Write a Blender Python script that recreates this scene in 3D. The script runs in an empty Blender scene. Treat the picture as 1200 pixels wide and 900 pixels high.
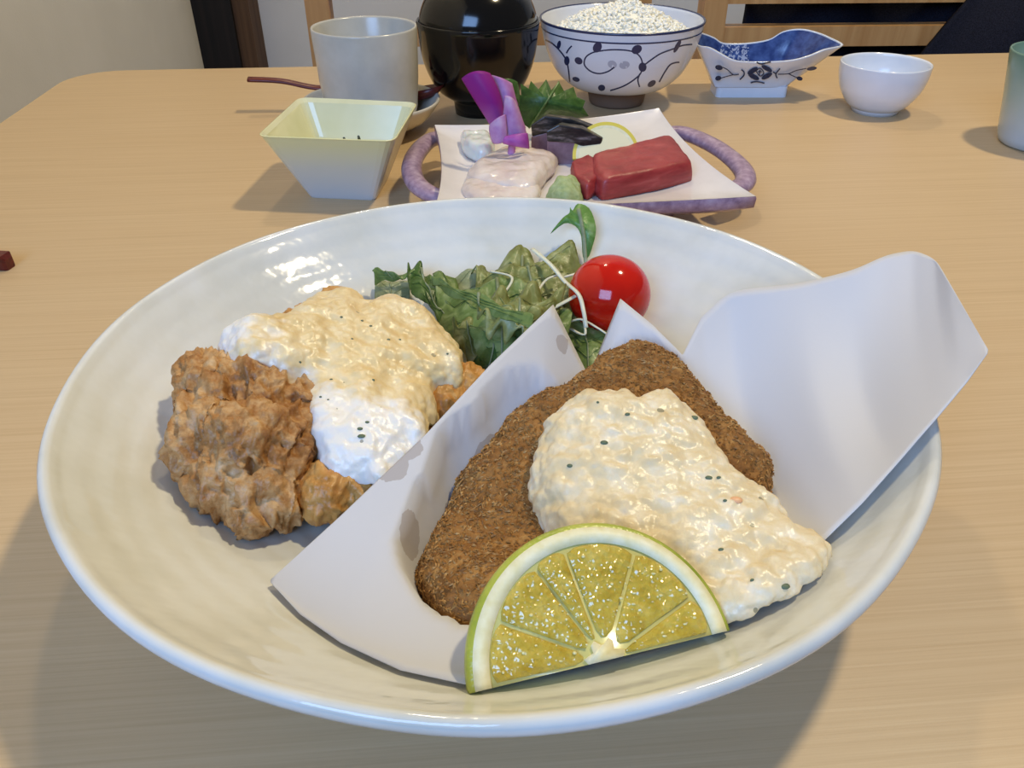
import bpy, bmesh, math, random
import numpy as np
from mathutils import Vector, Matrix, noise as mn

random.seed(7); np.random.seed(7)
S = bpy.context.scene
COL = S.collection
PI = math.pi

# ------------------------------------------------------------------ camera
CAM = np.array([0.0052, -0.2158, 0.1868]); FPX = 940.0; PITCH = math.radians(34.7)
cd = bpy.data.cameras.new('camera'); cam = bpy.data.objects.new('camera', cd); COL.objects.link(cam)
cam.location = CAM; cam.rotation_euler = (PI / 2 - PITCH, 0, 0)
cd.sensor_width = 36; cd.lens = 36 * FPX / 1200; cd.clip_start = 0.01
S.camera = cam

# ------------------------------------------------------------------ world, lights, exposure
S.view_settings.view_transform = 'Standard'; S.view_settings.look = 'None'
S.view_settings.gamma = 1; S.view_settings.exposure = -0.3; S.view_settings.use_curve_mapping = False
W = bpy.data.worlds.new('room_light'); S.world = W; W.use_nodes = True
W.node_tree.nodes['Background'].inputs[0].default_value = (0.97, 0.97, 1.0, 1)
W.node_tree.nodes['Background'].inputs[1].default_value = 0.14

def area(name, loc, target, size, power, color, shape='DISK', sy=None):
    l = bpy.data.lights.new(name, 'AREA'); l.shape = shape; l.size = size
    if sy: l.size_y = sy
    l.energy = power; l.color = color
    o = bpy.data.objects.new(name, l); COL.objects.link(o); o.location = loc
    o.rotation_euler = (Vector(target) - Vector(loc)).to_track_quat('-Z', 'Y').to_euler()
    return o
area('ceiling_lamp', (0.62, 0.32, 1.45), (0, 0, 0), 0.11, 18, (1.0, 0.84, 0.54))
area('ceiling_lamp', (-0.15, 1.15, 1.60), (-0.15, 1.0, 0), 0.12, 7, (1.0, 0.84, 0.58))
area('window_daylight', (-0.55, -1.55, 1.0), (0, 0.1, 0), 1.1, 44, (0.30, 0.53, 1.0), 'RECTANGLE', 0.9)

# ------------------------------------------------------------------ pixel helpers (photo frame 1200x900)
CP, SP = math.cos(PITCH), math.sin(PITCH)
def ray(px, py):
    a = (px - 600) / FPX; b = (450 - py) / FPX
    return np.array([a, CP + b * SP, -SP + b * CP])
def P(px, py, z=0.0):
    r = ray(px, py); return CAM + (z - CAM[2]) / r[2] * r
def PY(px, py, y):
    r = ray(px, py); return CAM + (y - CAM[1]) / r[1] * r
def PPL(px, py, p0, n, off=0):
    r = ray(px, py); p0 = np.array(p0); n = np.array(n) / np.linalg.norm(n)
    return CAM + ((p0 + n * off - CAM) @ n) / (r @ n) * r
PROF = np.array([(0, .010), (.045, .0105), (.065, .0135), (.085, .0205), (.1, .0285), (.115, .0385), (.127, .0488), (.14, .062)])
def bz(x, y): return np.interp(np.hypot(x, y), PROF[:, 0], PROF[:, 1])
def PB(px, py, off=0.0):
    ts = np.linspace(.1, .6, 4000); Q = CAM + ts[:, None] * ray(px, py)
    return Q[np.argmax(Q[:, 2] - bz(Q[:, 0], Q[:, 1]) - off < 0)]

# ------------------------------------------------------------------ object helpers
def meshdata(name, v, f, mat, smooth=True):
    m = bpy.data.meshes.new(name); m.from_pydata([tuple(map(float, q)) for q in v], [], [tuple(map(int, q)) for q in f]); m.update()
    if mat: m.materials.append(mat)
    if smooth: m.polygons.foreach_set('use_smooth', [True] * len(m.polygons))
    return m
def fixn(me):
    b = bmesh.new(); b.from_mesh(me); bmesh.ops.recalc_face_normals(b, faces=b.faces); b.to_mesh(me); b.free()
def thing(name, label, cat, loc, group=None):
    o = bpy.data.objects.new(name, None); COL.objects.link(o); o.empty_display_size = 0.01
    o.location = tuple(map(float, loc)); o['label'] = label; o['category'] = cat
    if group: o['group'] = group
    return o
ORG = {}
def part(name, root, v, f, mat, parent=None, smooth=True, kind=None, label=None, solid=0, solid_off=0):
    L = np.array(root.location)
    o = bpy.data.objects.new(name, meshdata(name, np.asarray(v, float) - L, f, mat, smooth)); COL.objects.link(o)
    fixn(o.data)
    o.parent = parent or root
    if kind: o['kind'] = kind
    if label: o['label'] = label
    if solid: sm = o.modifiers.new('thick', 'SOLIDIFY'); sm.thickness = solid; sm.offset = solid_off
    return o
def one(name, label, cat, v, f, mat, loc=None, group=None, smooth=True, solid=0, solid_off=0, kind=None):
    v = np.asarray(v, float)
    if loc is None: loc = np.array([(v[:, 0].min() + v[:, 0].max()) / 2, (v[:, 1].min() + v[:, 1].max()) / 2, v[:, 2].min()])
    o = bpy.data.objects.new(name, meshdata(name, v - np.asarray(loc), f, mat, smooth)); COL.objects.link(o)
    fixn(o.data); o.location = tuple(map(float, loc)); o['label'] = label; o['category'] = cat
    if group: o['group'] = group
    if kind: o['kind'] = kind
    if solid: sm = o.modifiers.new('thick', 'SOLIDIFY'); sm.thickness = solid; sm.offset = solid_off
    return o
def struct(name, v, f, mat, smooth=False):
    o = bpy.data.objects.new(name, meshdata(name, v, f, mat, smooth)); COL.objects.link(o); fixn(o.data); o['kind'] = 'structure'; return o

# ------------------------------------------------------------------ shape helpers -> (verts, faces)
def join(*vf):
    V, F, n = [], [], 0
    for v, f in vf:
        V += [tuple(q) for q in v]; F += [tuple(i + n for i in q) for q in f]; n += len(v)
    return V, F
def lathe(prof, c=(0, 0, 0), n=96, close=False, wob=None):
    V, F = [], []; k = len(prof)
    for i in range(n):
        a = 2 * PI * i / n
        for (r, z) in prof:
            rr = r * (1 + (wob(a, z) if wob else 0)); V.append((c[0] + rr * math.cos(a), c[1] + rr * math.sin(a), c[2] + z))
    for i in range(n):
        for j in range(k - 1 if not close else k):
            F.append((i * k + j, ((i + 1) % n) * k + j, ((i + 1) % n) * k + (j + 1) % k, i * k + (j + 1) % k))
    return V, F
def smoothprof(pts, sub=6):
    pts = np.array(pts, float); out = []
    n = len(pts)
    for i in range(n - 1):
        p0, p1, p2, p3 = pts[max(i - 1, 0)], pts[i], pts[i + 1], pts[min(i + 2, n - 1)]
        for t in np.linspace(0, 1, sub, endpoint=False):
            out.append(.5 * ((2 * p1) + (-p0 + p2) * t + (2 * p0 - 5 * p1 + 4 * p2 - p3) * t * t + (-p0 + 3 * p1 - 3 * p2 + p3) * t ** 3))
    out.append(pts[-1]); return np.array(out)
def closedsmooth(pts, sub=6):
    pts = np.array(pts, float); n = len(pts); out = []
    for i in range(n):
        p0, p1, p2, p3 = pts[i - 1], pts[i], pts[(i + 1) % n], pts[(i + 2) % n]
        for t in np.linspace(0, 1, sub, endpoint=False):
            out.append(.5 * ((2 * p1) + (-p0 + p2) * t + (2 * p0 - 5 * p1 + 4 * p2 - p3) * t * t + (-p0 + 3 * p1 - 3 * p2 + p3) * t ** 3))
    return np.array(out)
def tube(pts, rad, n=8, cap=True, flat=1.0, up=(0, 0, 1)):
    pts = np.array(pts, float); k = len(pts); V, F = [], []
    rad = np.broadcast_to(rad, (k,))
    for i in range(k):
        t = pts[min(i + 1, k - 1)] - pts[max(i - 1, 0)]; t /= np.linalg.norm(t) + 1e-12
        s = np.cross(t, up); s /= np.linalg.norm(s) + 1e-12; u = np.cross(s, t)
        for j in range(n):
            a = 2 * PI * j / n; V.append(pts[i] + rad[i] * (math.cos(a) * s + flat * math.sin(a) * u))
    for i in range(k - 1):
        for j in range(n): F.append((i * n + j, i * n + (j + 1) % n, (i + 1) * n + (j + 1) % n, (i + 1) * n + j))
    if cap: F.append(tuple(range(n))[::-1]); F.append(tuple((k - 1) * n + j for j in range(n)))
    return V, F
def box(x0, x1, y0, y1, z0, z1):
    V = [(x, y, z) for z in (z0, z1) for y in (y0, y1) for x in (x0, x1)]
    return V, [(0, 2, 3, 1), (4, 5, 7, 6), (0, 1, 5, 4), (2, 6, 7, 3), (0, 4, 6, 2), (1, 3, 7, 5)]
def prism(loop_lo, loop_hi):
    n = len(loop_lo); return list(loop_lo) + list(loop_hi), [tuple(range(n))[::-1], tuple(range(n, 2 * n))] + [(i, (i + 1) % n, n + (i + 1) % n, n + i) for i in range(n)]
def loft(loops, closed_ends=(False, False)):
    n = len(loops[0]); V = [tuple(q) for l in loops for q in l]; F = []
    for k in range(len(loops) - 1):
        for i in range(n): F.append((k * n + i, k * n + (i + 1) % n, (k + 1) * n + (i + 1) % n, (k + 1) * n + i))
    if closed_ends[0]: F.append(tuple(range(n))[::-1])
    if closed_ends[1]: F.append(tuple((len(loops) - 1) * n + i for i in range(n)))
    return V, F
def fbm(p, sc, oct=4):
    return mn.fractal(Vector(p) * sc, 1.0, 2.0, oct)
def vnormals(v, f):
    v = np.asarray(v, float); n = np.zeros_like(v)
    for q in f:
        a, b, c = v[q[0]], v[q[1]], v[q[2]]
        m = np.cross(b - a, c - a)
        for i in q: n[i] += m
    return n / (np.linalg.norm(n, axis=1, keepdims=True) + 1e-15)
def rbf(pts):
    p = np.array(pts, float); n = len(p)
    d = np.linalg.norm(p[:, None, :2] - p[None, :, :2], axis=2)
    A = np.zeros((n + 3, n + 3)); A[:n, :n] = -d - np.eye(n) * .004; A[:n, n] = 1; A[:n, n + 1:] = p[:, :2]; A[n, :n] = 1; A[n + 1:, :n] = p[:, :2].T
    w = np.linalg.solve(A, np.r_[p[:, 2], 0, 0, 0])
    return lambda x, y: float(-w[:n] @ np.hypot(p[:, 0] - x, p[:, 1] - y) + w[n] + w[n + 1] * x + w[n + 2] * y)
def heap(outline, base, T, nring=44, sub=8, a=4.0, b=0.55, disp=None, center=None, under=0.0, sharp=False):
    """domed slab over a plan outline (x,y): base(x,y) is the underside, T(x,y,s) the thickness"""
    o = closedsmooth([q[:2] for q in outline], sub)
    if sharp:
        oo = np.array([q[:2] for q in outline], float); o = np.array([oo[i] * (1 - t) + oo[(i + 1) % len(oo)] * t for i in range(len(oo)) for t in np.linspace(0, 1, sub, endpoint=False)]); o = .5 * o + .25 * (np.roll(o, 1, 0) + np.roll(o, -1, 0))
    n = len(o)
    c = np.array(center) if center is not None else o.mean(0)
    V = []; F = []
    ss = [math.sin(PI / 2 * i / nring) for i in range(1, nring + 1)]
    V.append((c[0], c[1], base(*c) + T(c[0], c[1], 0)))
    for s in ss:
        for q in o:
            x, y = c + s * (q - c); V.append((x, y, base(x, y) + T(x, y, s) * max(0, 1 - s ** a) ** b))
    for j in range(n): F.append((0, 1 + j, 1 + (j + 1) % n))
    for i in range(nring - 1):
        for j in range(n):
            A = 1 + i * n; B = A + n; F.append((A + j, B + j, B + (j + 1) % n, A + (j + 1) % n))
    V = np.array(V); ntop = len(V)
    if disp:
        N = vnormals(V, F); N *= np.sign(N[:1, 2:3] + 1e-9)
        V = V + N * np.array([disp(p) for p in V])[:, None]
    # underside
    lows = []
    for s in (0.93, 0.6, 0.25):
        for q in o:
            x, y = c + s * (q - c); lows.append((x, y, base(x, y) - under))
    V = np.vstack([V, lows, [(c[0], c[1], base(*c) - under)]])
    A = 1 + (nring - 1) * n; B = ntop
    for k in range(3):
        for j in range(n): F.append((A + j, A + (j + 1) % n, B + (j + 1) % n, B + j))
        A, B = B, B + n
    for j in range(n): F.append((A + j, A + (j + 1) % n, B))
    return V, F
def ico(c, r, sub=3):
    bm = bmesh.new(); bmesh.ops.create_icosphere(bm, subdivisions=sub, radius=1)
    r = np.broadcast_to(r, (3,)); V = [tuple(np.array(c) + np.array(v.co) * r) for v in bm.verts]; bm.verts.index_update()
    F = [tuple(v.index for v in q.verts) for q in bm.faces]; bm.free(); return V, F
def blob(balls, vox=.0011, smooth=4):
    """one skin over a union of ellipsoids"""
    return skin(*join(*[ico(c, r) for c, r in balls]), vox, smooth)
def skin(v, f, vox, smooth=2):
    me = meshdata('tmp', v, f, None); o = bpy.data.objects.new('tmp', me); COL.objects.link(o)
    m = o.modifiers.new('r', 'REMESH'); m.mode = 'VOXEL'; m.voxel_size = vox
    s = o.modifiers.new('s', 'SMOOTH'); s.iterations = smooth; s.factor = .5
    dg = bpy.context.evaluated_depsgraph_get(); e = o.evaluated_get(dg); m2 = e.to_mesh()
    V = np.array([q.co[:] for q in m2.vertices]); F = [tuple(p.vertices) for p in m2.polygons]
    N = np.array([q.normal[:] for q in m2.vertices]); e.to_mesh_clear()
    bpy.data.objects.remove(o); bpy.data.meshes.remove(me)
    return V, F, N
def bez(ctrl, nu=28, nv=28, extra=None):
    """bezier patch over a control net ctrl[v][u]"""
    C = np.array(ctrl, float); V = []
    bern = lambda n, t: np.array([math.comb(n, k) * t ** k * (1 - t) ** (n - k) for k in range(n + 1)])
    for j in range(nv + 1):
        bv = bern(C.shape[0] - 1, j / nv)
        for i in range(nu + 1):
            q = np.einsum('v,u,vuk->k', bv, bern(C.shape[1] - 1, i / nu), C)
            if extra is not None: q = q + extra(i / nu, j / nv, q)
            V.append(q)
    F = [(j * (nu + 1) + i, j * (nu + 1) + i + 1, (j + 1) * (nu + 1) + i + 1, (j + 1) * (nu + 1) + i) for j in range(nv) for i in range(nu)]
    return np.array(V), F

# ------------------------------------------------------------------ materials
def lin(c):
    return tuple((x / 255 / 12.92 if x / 255 <= .04045 else ((x / 255 + .055) / 1.055) ** 2.4) for x in c) + (1,)
class Mat:
    def __init__(s, name, color=(200, 200, 200), rough=.5, spec=.5, **kw):
        s.m = bpy.data.materials.new(name); s.m.use_nodes = True; s.nt = s.m.node_tree; s.b = s.nt.nodes['Principled BSDF']
        s.set('Base Color', lin(color)); s.set('Roughness', rough); s.set('Specular IOR Level', spec)
        for k, v in kw.items(): s.set(k.replace('_', ' '), v)
        s._tc = None
    def set(s, k, v): s.b.inputs[k].default_value = v
    def n(s, t, **kw):
        q = s.nt.nodes.new(t)
        for k, v in kw.items():
            if hasattr(q, k): setattr(q, k, v)
            else: q.inputs[k].default_value = v
        return q
    def l(s, a, b): s.nt.links.new(a, b)
    def co(s, scale=(1, 1, 1), rot=(0, 0, 0), loc=(0, 0, 0)):
        if not s._tc: s._tc = s.n('ShaderNodeTexCoord')
        mp = s.n('ShaderNodeMapping'); mp.inputs['Scale'].default_value = scale; mp.inputs['Rotation'].default_value = rot; mp.inputs['Location'].default_value = loc
        s.l(s._tc.outputs['Object'], mp.inputs[0]); return mp.outputs[0]
    def noise(s, scale, detail=4, vec=None, rough=.55, dist=0):
        q = s.n('ShaderNodeTexNoise'); q.inputs['Scale'].default_value = scale; q.inputs['Detail'].default_value = detail
        q.inputs['Roughness'].default_value = rough; q.inputs['Distortion'].default_value = dist
        s.l(vec or s.co(), q.inputs['Vector']); return q.outputs['Fac']
    def vor(s, scale, out='Distance', vec=None, feature='F1', rnd=1.0):
        q = s.n('ShaderNodeTexVoronoi'); q.feature = feature; q.inputs['Scale'].default_value = scale; q.inputs['Randomness'].default_value = rnd
        s.l(vec or s.co(), q.inputs['Vector']); return q.outputs[out]
    def ramp(s, fac, stops, interp='LINEAR'):
        r = s.n('ShaderNodeValToRGB'); e = r.color_ramp.elements; r.color_ramp.interpolation = interp
        while len(e) < len(stops): e.new(.5)
        for q, (p, c) in zip(e, stops): q.position = p; q.color = lin(c) if len(c) == 3 else c
        s.l(fac, r.inputs[0]); return r.outputs[0]
    def mix(s, fac, a, b, mode='MIX'):
        q = s.n('ShaderNodeMix'); q.data_type = 'RGBA'; q.blend_type = mode
        for k, v in ((0, fac), (6, a), (7, b)):
            if hasattr(v, 'is_output'): s.l(v, q.inputs[k])
            elif k == 0: q.inputs[0].default_value = v
            else: q.inputs[k].default_value = lin(v)
        return q.outputs[2]
    def math(s, op, a, b=0.0, c=None):
        q = s.n('ShaderNodeMath'); q.operation = op
        for i, v in enumerate((a, b) if c is None else (a, b, c)):
            if hasattr(v, 'is_output'): s.l(v, q.inputs[i])
            else: q.inputs[i].default_value = v
        return q.outputs[0]
    def color(s, o): s.l(o, s.b.inputs['Base Color']); return s
    def rough(s, o): s.l(o, s.b.inputs['Roughness']); return s
    def bump(s, h, strength=.3, dist=.001):
        q = s.n('ShaderNodeBump'); q.inputs['Strength'].default_value = strength; q.inputs['Distance'].default_value = dist
        prev = s.b.inputs['Normal'].links
        if prev: s.l(prev[0].from_socket, q.inputs['Normal'])
        s.l(h, q.inputs['Height']); s.l(q.outputs[0], s.b.inputs['Normal']); return s
    def axis(s, ax):
        q = s.n('ShaderNodeSeparateXYZ'); s.l(s.co(), q.inputs[0]); return q.outputs[ax]
    def dist(s, p):
        q = s.n('ShaderNodeVectorMath'); q.operation = 'DISTANCE'; s.l(s.co(), q.inputs[0]); q.inputs[1].default_value = tuple(map(float, p)); return q.outputs['Value']
    def translucent(s, fac, color):
        t = s.n('ShaderNodeBsdfTranslucent')
        if hasattr(color, 'is_output'): s.l(color, t.inputs[0])
        else: t.inputs[0].default_value = lin(color)
        mx = s.n('ShaderNodeMixShader'); mx.inputs[0].default_value = fac
        out = s.nt.nodes['Material Output']; s.l(s.b.outputs[0], mx.inputs[1]); s.l(t.outputs[0], mx.inputs[2]); s.l(mx.outputs[0], out.inputs[0]); return s

# table top: pale beech with fine straight grain
m = Mat('beech_veneer', (198, 164, 112), .42, .4)
g1 = m.noise(1, 5, m.co((9, 900, 5)), .6); g2 = m.noise(1, 3, m.co((1.2, 40, 3)), .5); g3 = m.noise(3, 2)
c = m.ramp(g1, [(.25, (186, 157, 117)), (.5, (199, 171, 131)), (.78, (208, 182, 142))])
c = m.mix(m.math('MULTIPLY', g2, .30), c, (188, 154, 108)); c = m.mix(m.math('MULTIPLY', g3, .25), c, (208, 184, 148))
m.color(c).bump(g1, .12, .0004); M_TABLE = m.m
m = Mat('beech_solid', (196, 150, 96), .45, .4); g = m.noise(1, 4, m.co((60, 60, 4)), .6)
m.color(m.ramp(g, [(.3, (176, 128, 76)), (.7, (206, 162, 106))])); M_CHAIR = m.m
m = Mat('wall_plaster', (196, 193, 186), .85, .2); m.color(m.ramp(m.noise(6, 3), [(.3, (219, 217, 211)), (.7, (229, 227, 222))])).bump(m.noise(400, 2), .15, .001); M_WALL = m.m
m = Mat('floor_boards', (92, 70, 52), .55); m.color(m.ramp(m.noise(1, 4, m.co((3, 40, 1))), [(.3, (78, 58, 42)), (.7, (108, 84, 62))])); M_FLOOR = m.m
m = Mat('dark_pillar_wood', (26, 22, 20), .6, .3); m.color(m.ramp(m.noise(1, 3, m.co((90, 90, 3))), [(.3, (20, 17, 16)), (.7, (34, 28, 24))])); M_PILLAR = m.m
m = Mat('brown_pillar_wood', (84, 60, 40), .6, .3); m.color(m.ramp(m.noise(1, 3, m.co((90, 90, 3))), [(.3, (72, 50, 32)), (.7, (98, 72, 48))])); M_PILLAR2 = m.m
m = Mat('navy_cloth', (24, 25, 33), .95, .1); m.color(m.ramp(m.noise(900, 2), [(.3, (18, 19, 26)), (.7, (36, 37, 48))])).bump(m.noise(500, 2), .4, .001); M_COAT = m.m

# big plate glaze: creamy white with throwing rings and iron specks
m = Mat('speckled_white_glaze', (214, 213, 204), .09, .5)
base = m.ramp(m.noise(22, 4), [(.3, (205, 204, 192)), (.55, (219, 219, 212)), (.8, (227, 228, 226))])
cell = m.vor(90, 'Color'); sp = m.n('ShaderNodeSeparateColor'); m.l(cell, sp.inputs[0])
d = m.vor(90); rare = m.math('GREATER_THAN', sp.outputs[0], .93); small = m.math('LESS_THAN', d, m.math('MULTIPLY', sp.outputs[1], .085))
base = m.mix(m.math('MULTIPLY', m.math('MULTIPLY', rare, small), .75), base, (92, 86, 76))
m.color(base)
rad = m.n('ShaderNodeVectorMath', operation='LENGTH'); m.l(m.co((1, 1, 0)), rad.inputs[0])
ring = m.math('SINE', m.math('ADD', m.math('MULTIPLY', rad.outputs['Value'], 900.0), m.math('MULTIPLY', m.noise(14, 2), 9.0)))
m.bump(m.noise(55, 3), .35, .0016).bump(ring, .12, .0006); M_PLATE = m.m

def glaze(name, color, rough=.18, var=8, bumps=.12, bs=60):
    m = Mat(name, color, rough, .5)
    lo = tuple(max(0, x - var) for x in color); hi = tuple(min(255, x + var) for x in color)
    m.color(m.ramp(m.noise(40, 4), [(.3, lo), (.7, hi)])).bump(m.noise(bs, 3), bumps, .001); return m
M_CUPGREY = glaze('grey_crackle_glaze', (190, 187, 176), .22, 9, .25).m
M_SAUCER = glaze('cream_saucer_glaze', (206, 200, 184), .25, 6).m
M_WHITE = glaze('white_porcelain', (222, 225, 231), .14, 3, .06).m
M_BOATIN = None
m = Mat('celadon_glaze', (150, 170, 160), .2, .5); z = m.axis(2)
m.color(m.ramp(m.math('MULTIPLY', z, 16.0), [(.15, (186, 198, 206)), (.55, (158, 178, 174)), (1.0, (104, 136, 120))])); M_CELADON = m.m
m = Mat('yellow_green_glaze', (222, 222, 178), .2, .5); z = m.axis(2)
m.color(m.ramp(m.math('MULTIPLY', z, 23.0), [(.05, (204, 205, 206)), (.5, (205, 205, 190)), (.9, (214, 212, 160))])); M_SQOUT = m.m  # greyer towards the base, partly a reflection put into the glaze colour
m = Mat('pale_yellow_glaze', (226, 226, 178), .16, .5); m.color(m.ramp(m.noise(30, 3), [(.3, (212, 210, 166)), (.7, (224, 222, 186))])); M_SQIN = m.m
M_BLACK = Mat('black_lacquer', (13, 12, 12), .12, .5).m
m = Mat('dark_red_lacquer', (92, 30, 26), .35, .4); m.color(m.ramp(m.noise(1, 3, m.co((40, 400, 400))), [(.3, (74, 24, 21)), (.7, (108, 38, 32))])); M_REDLAC = m.m
M_COBALT = Mat('cobalt_print', (42, 50, 84), .2, .5).m
M_FAINT = Mat('faint_grey_print', (176, 178, 190), .2, .5).m
m = Mat('blue_patterned_glaze', (50, 72, 128), .12, .5)
chk = m.math('GREATER_THAN', m.noise(420, 2), .52)
nearc = m.math('LESS_THAN', m.dist((-.012, .03, .022)), .017)
cc = m.mix(m.math('MULTIPLY', chk, m.math('MULTIPLY', nearc, .6)), m.ramp(m.noise(140, 4), [(.35, (34, 54, 108)), (.7, (72, 96, 152))]), (196, 204, 222))
m.color(cc); M_BOATIN = m.m
m = Mat('foot_brown', (120, 96, 78), .6); M_FOOT = m.m
m = Mat('purple_glaze', (158, 132, 150), .3, .5); m.color(m.ramp(m.noise(260, 4), [(.3, (132, 106, 128)), (.55, (164, 138, 158)), (.8, (190, 170, 184))])).bump(m.noise(300, 2), .2, .001); M_PURPLE = m.m
M_SASH = glaze('white_plate_glaze', (220, 214, 212), .22, 5).m

# foods
m = Mat('greaseproof_paper', (236, 236, 238), .62, .25)
m.bump(m.noise(900, 2), .05, .0004); M_PAPER = m     # finished below
def fried(name, cols, sc=260, rough=.5):
    m = Mat(name, cols[1], rough, .4)
    a = m.noise(sc, 6, rough=.7); b = m.noise(sc * .28, 4)
    c = m.ramp(m.math('ADD', m.math('MULTIPLY', a, .5), m.math('MULTIPLY', b, .5)), [(.30, cols[0]), (.46, cols[1]), (.56, cols[2]), (.72, cols[3])])
    m.color(c).bump(m.noise(sc * 3, 4), .6, .0008); return m.m
M_CHICK = fried('karaage_crust', [(112, 66, 26), (164, 114, 62), (196, 154, 102), (224, 194, 152)], 190, .42)
M_CHICK2 = fried('golden_crust', [(150, 92, 36), (190, 134, 66), (206, 156, 88), (222, 184, 126)], 160, .36)
M_CRUMB = fried('panko_crust', [(92, 56, 20), (132, 88, 38), (156, 110, 54), (186, 144, 84)], 420, .65)
m = Mat('panko_flakes', (160, 104, 50), .6, .3); m.color(m.ramp(m.noise(500, 3), [(.3, (120, 78, 32)), (.5, (154, 108, 52)), (.72, (198, 156, 96))])); M_FLAKE = m.m
def sauce(name, stained):
    m = Mat(name, (240, 228, 196), .32, .5)
    base = m.ramp(m.noise(130, 4), [(.28, (216, 194, 148)), (.5, (228, 210, 170)), (.72, (240, 230, 206))]) if not stained else \
           m.ramp(m.noise(110, 4), [(.25, (216, 184, 122)), (.5, (228, 204, 152)), (.75, (238, 222, 184))])
    M = (m, base); return M
# ---- tartar sauce with herb flecks
def finish_sauce(m, base, fleck=(74, 84, 62), amt=.62):
    cell = m.vor(230, 'Color', m.co((1, 1, 1.0))); sp = m.n('ShaderNodeSeparateColor'); m.l(cell, sp.inputs[0])
    d = m.vor(230, vec=m.co((1, 1, 1.0)))
    k = m.math('MULTIPLY', m.math('GREATER_THAN', sp.outputs[0], .90), m.math('LESS_THAN', d, m.math('MULTIPLY', sp.outputs[2], .26)))
    m.color(m.mix(m.math('MULTIPLY', k, amt), base, fleck))
    m.bump(m.noise(420, 4), .35, .0008)
    m.set('Subsurface Weight', .15); m.set('Subsurface Radius', (.004, .003, .0015)); m.set('Subsurface Scale', .5)
    return m.m
m, base = sauce('tartar_sauce', False); M_TARTAR = finish_sauce(m, base)
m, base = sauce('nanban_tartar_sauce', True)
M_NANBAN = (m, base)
m = Mat('lime_rind', (140, 160, 60), .32, .5); r_ = m.noise(70, 3)
m.color(m.ramp(r_, [(.3, (136, 150, 42)), (.55, (172, 176, 66)), (.8, (196, 194, 90))])).bump(m.vor(900), .25, .0005); M_RIND = m.m
m = Mat('lime_pith', (236, 234, 206), .5, .4); m.color(m.ramp(m.noise(300, 3), [(.3, (228, 218, 164)), (.7, (242, 236, 200))])); M_PITH = m.m
m = Mat('lime_flesh', (170, 158, 60), .05, .8)
st = m.co((1, 1, 1)); v = m.vor(760, vec=st); w = m.noise(240, 3)
m.color(m.ramp(w, [(.3, (182, 154, 50)), (.5, (198, 172, 68)), (.75, (214, 192, 100))])).bump(v, .5, .0010).bump(m.noise(300, 2), .5, .0012)
m.set('Subsurface Weight', .25); m.set('Subsurface Radius', (.006, .005, .001)); m.set('Subsurface Scale', .6); M_FLESH = m.m
m = Mat('tomato_skin', (196, 22, 12), .10, .5); m.color(m.ramp(m.noise(60, 2), [(.3, (186, 18, 8)), (.7, (208, 34, 16))])).set
m.set('Subsurface Weight', .1); m.set('Subsurface Radius', (.004, .001, .0005)); M_TOM = m.m
def leafmat(name, cols, tr=.35):
    m = Mat(name, cols[1], .35, .45); a = m.noise(150, 4, dist=.6)
    c = m.ramp(a, [(.3, cols[0]), (.52, cols[1]), (.75, cols[2])]); m.color(c).bump(m.noise(260, 3), .5, .001); m.translucent(tr, c); return m.m
M_LET1 = leafmat('green_lettuce', [(92, 118, 56), (136, 160, 90), (186, 200, 144)])
M_LET2 = leafmat('dark_lettuce', [(58, 84, 34), (88, 120, 54), (136, 158, 92)])
M_LET3 = leafmat('pale_lettuce', [(150, 164, 120), (184, 194, 158), (214, 220, 196)], .5)
M_LET4 = leafmat('olive_lettuce', [(118, 122, 60), (158, 164, 98), (202, 206, 152)])
M_SHISO = leafmat('shiso_green', [(58, 90, 40), (82, 118, 54), (106, 140, 74)], .3)
M_MIZ = leafmat('mizuna_green', [(92, 140, 58), (128, 174, 88), (184, 212, 146)], .35)
M_SHRED = Mat('white_shred', (222, 218, 192), .35, .5, Subsurface_Weight=.2).m
M_TUNA = (lambda m: (m.color(m.ramp(m.noise(1, 3, m.co((60, 60, 260)), dist=.5), [(.3, (134, 36, 38)), (.55, (158, 54, 54)), (.8, (180, 84, 80))])).bump(m.noise(160, 3), .4, .001), m.m)[1])(Mat('tuna_flesh', (168, 50, 50), .42, .5, Subsurface_Weight=.15, Subsurface_Radius=(.004, .001, .001)))
M_FISH = (lambda m: (m.color(m.ramp(m.noise(90, 3), [(.3, (206, 188, 178)), (.6, (222, 208, 198)), (.8, (232, 222, 214))])).bump(m.noise(160, 3), .4, .001), m.m)[1])(Mat('white_fish_flesh', (220, 206, 198), .2, .5, Subsurface_Weight=.3, Subsurface_Radius=(.006, .004, .003)))
M_SQUID = Mat('clear_white_fish', (212, 212, 206), .18, .5, Subsurface_Weight=.3).m
M_BONITO = (lambda m: (m.color(m.ramp(m.noise(120, 3), [(.3, (110, 80, 88)), (.6, (148, 116, 124)), (.8, (168, 140, 146))])), m.m)[1])(Mat('seared_bonito_flesh', (140, 108, 116), .3, .5))
M_SKIN = (lambda m: (m.color(m.ramp(m.noise(1, 4, m.co((120, 420, 420))), [(.38, (26, 24, 22)), (.55, (58, 50, 44)), (.72, (140, 124, 116))])), m.m)[1])(Mat('charred_skin', (30, 28, 26), .35, .5))
M_WASABI = (lambda m: (m.color(m.ramp(m.noise(300, 3), [(.3, (140, 158, 104)), (.7, (172, 186, 138))])).bump(m.noise(420, 4), .6, .001), m.m)[1])(Mat('wasabi_paste', (158, 174, 122), .7, .3))
M_LEMRIND = Mat('lemon_rind', (226, 204, 70), .4).m
M_LEMFLESH = Mat('lemon_flesh', (244, 232, 180), .4).m
m = Mat('orchid_petal', (160, 60, 150), .5, .3)
z = m.math('MULTIPLY', m.axis(2), 22.0)
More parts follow.
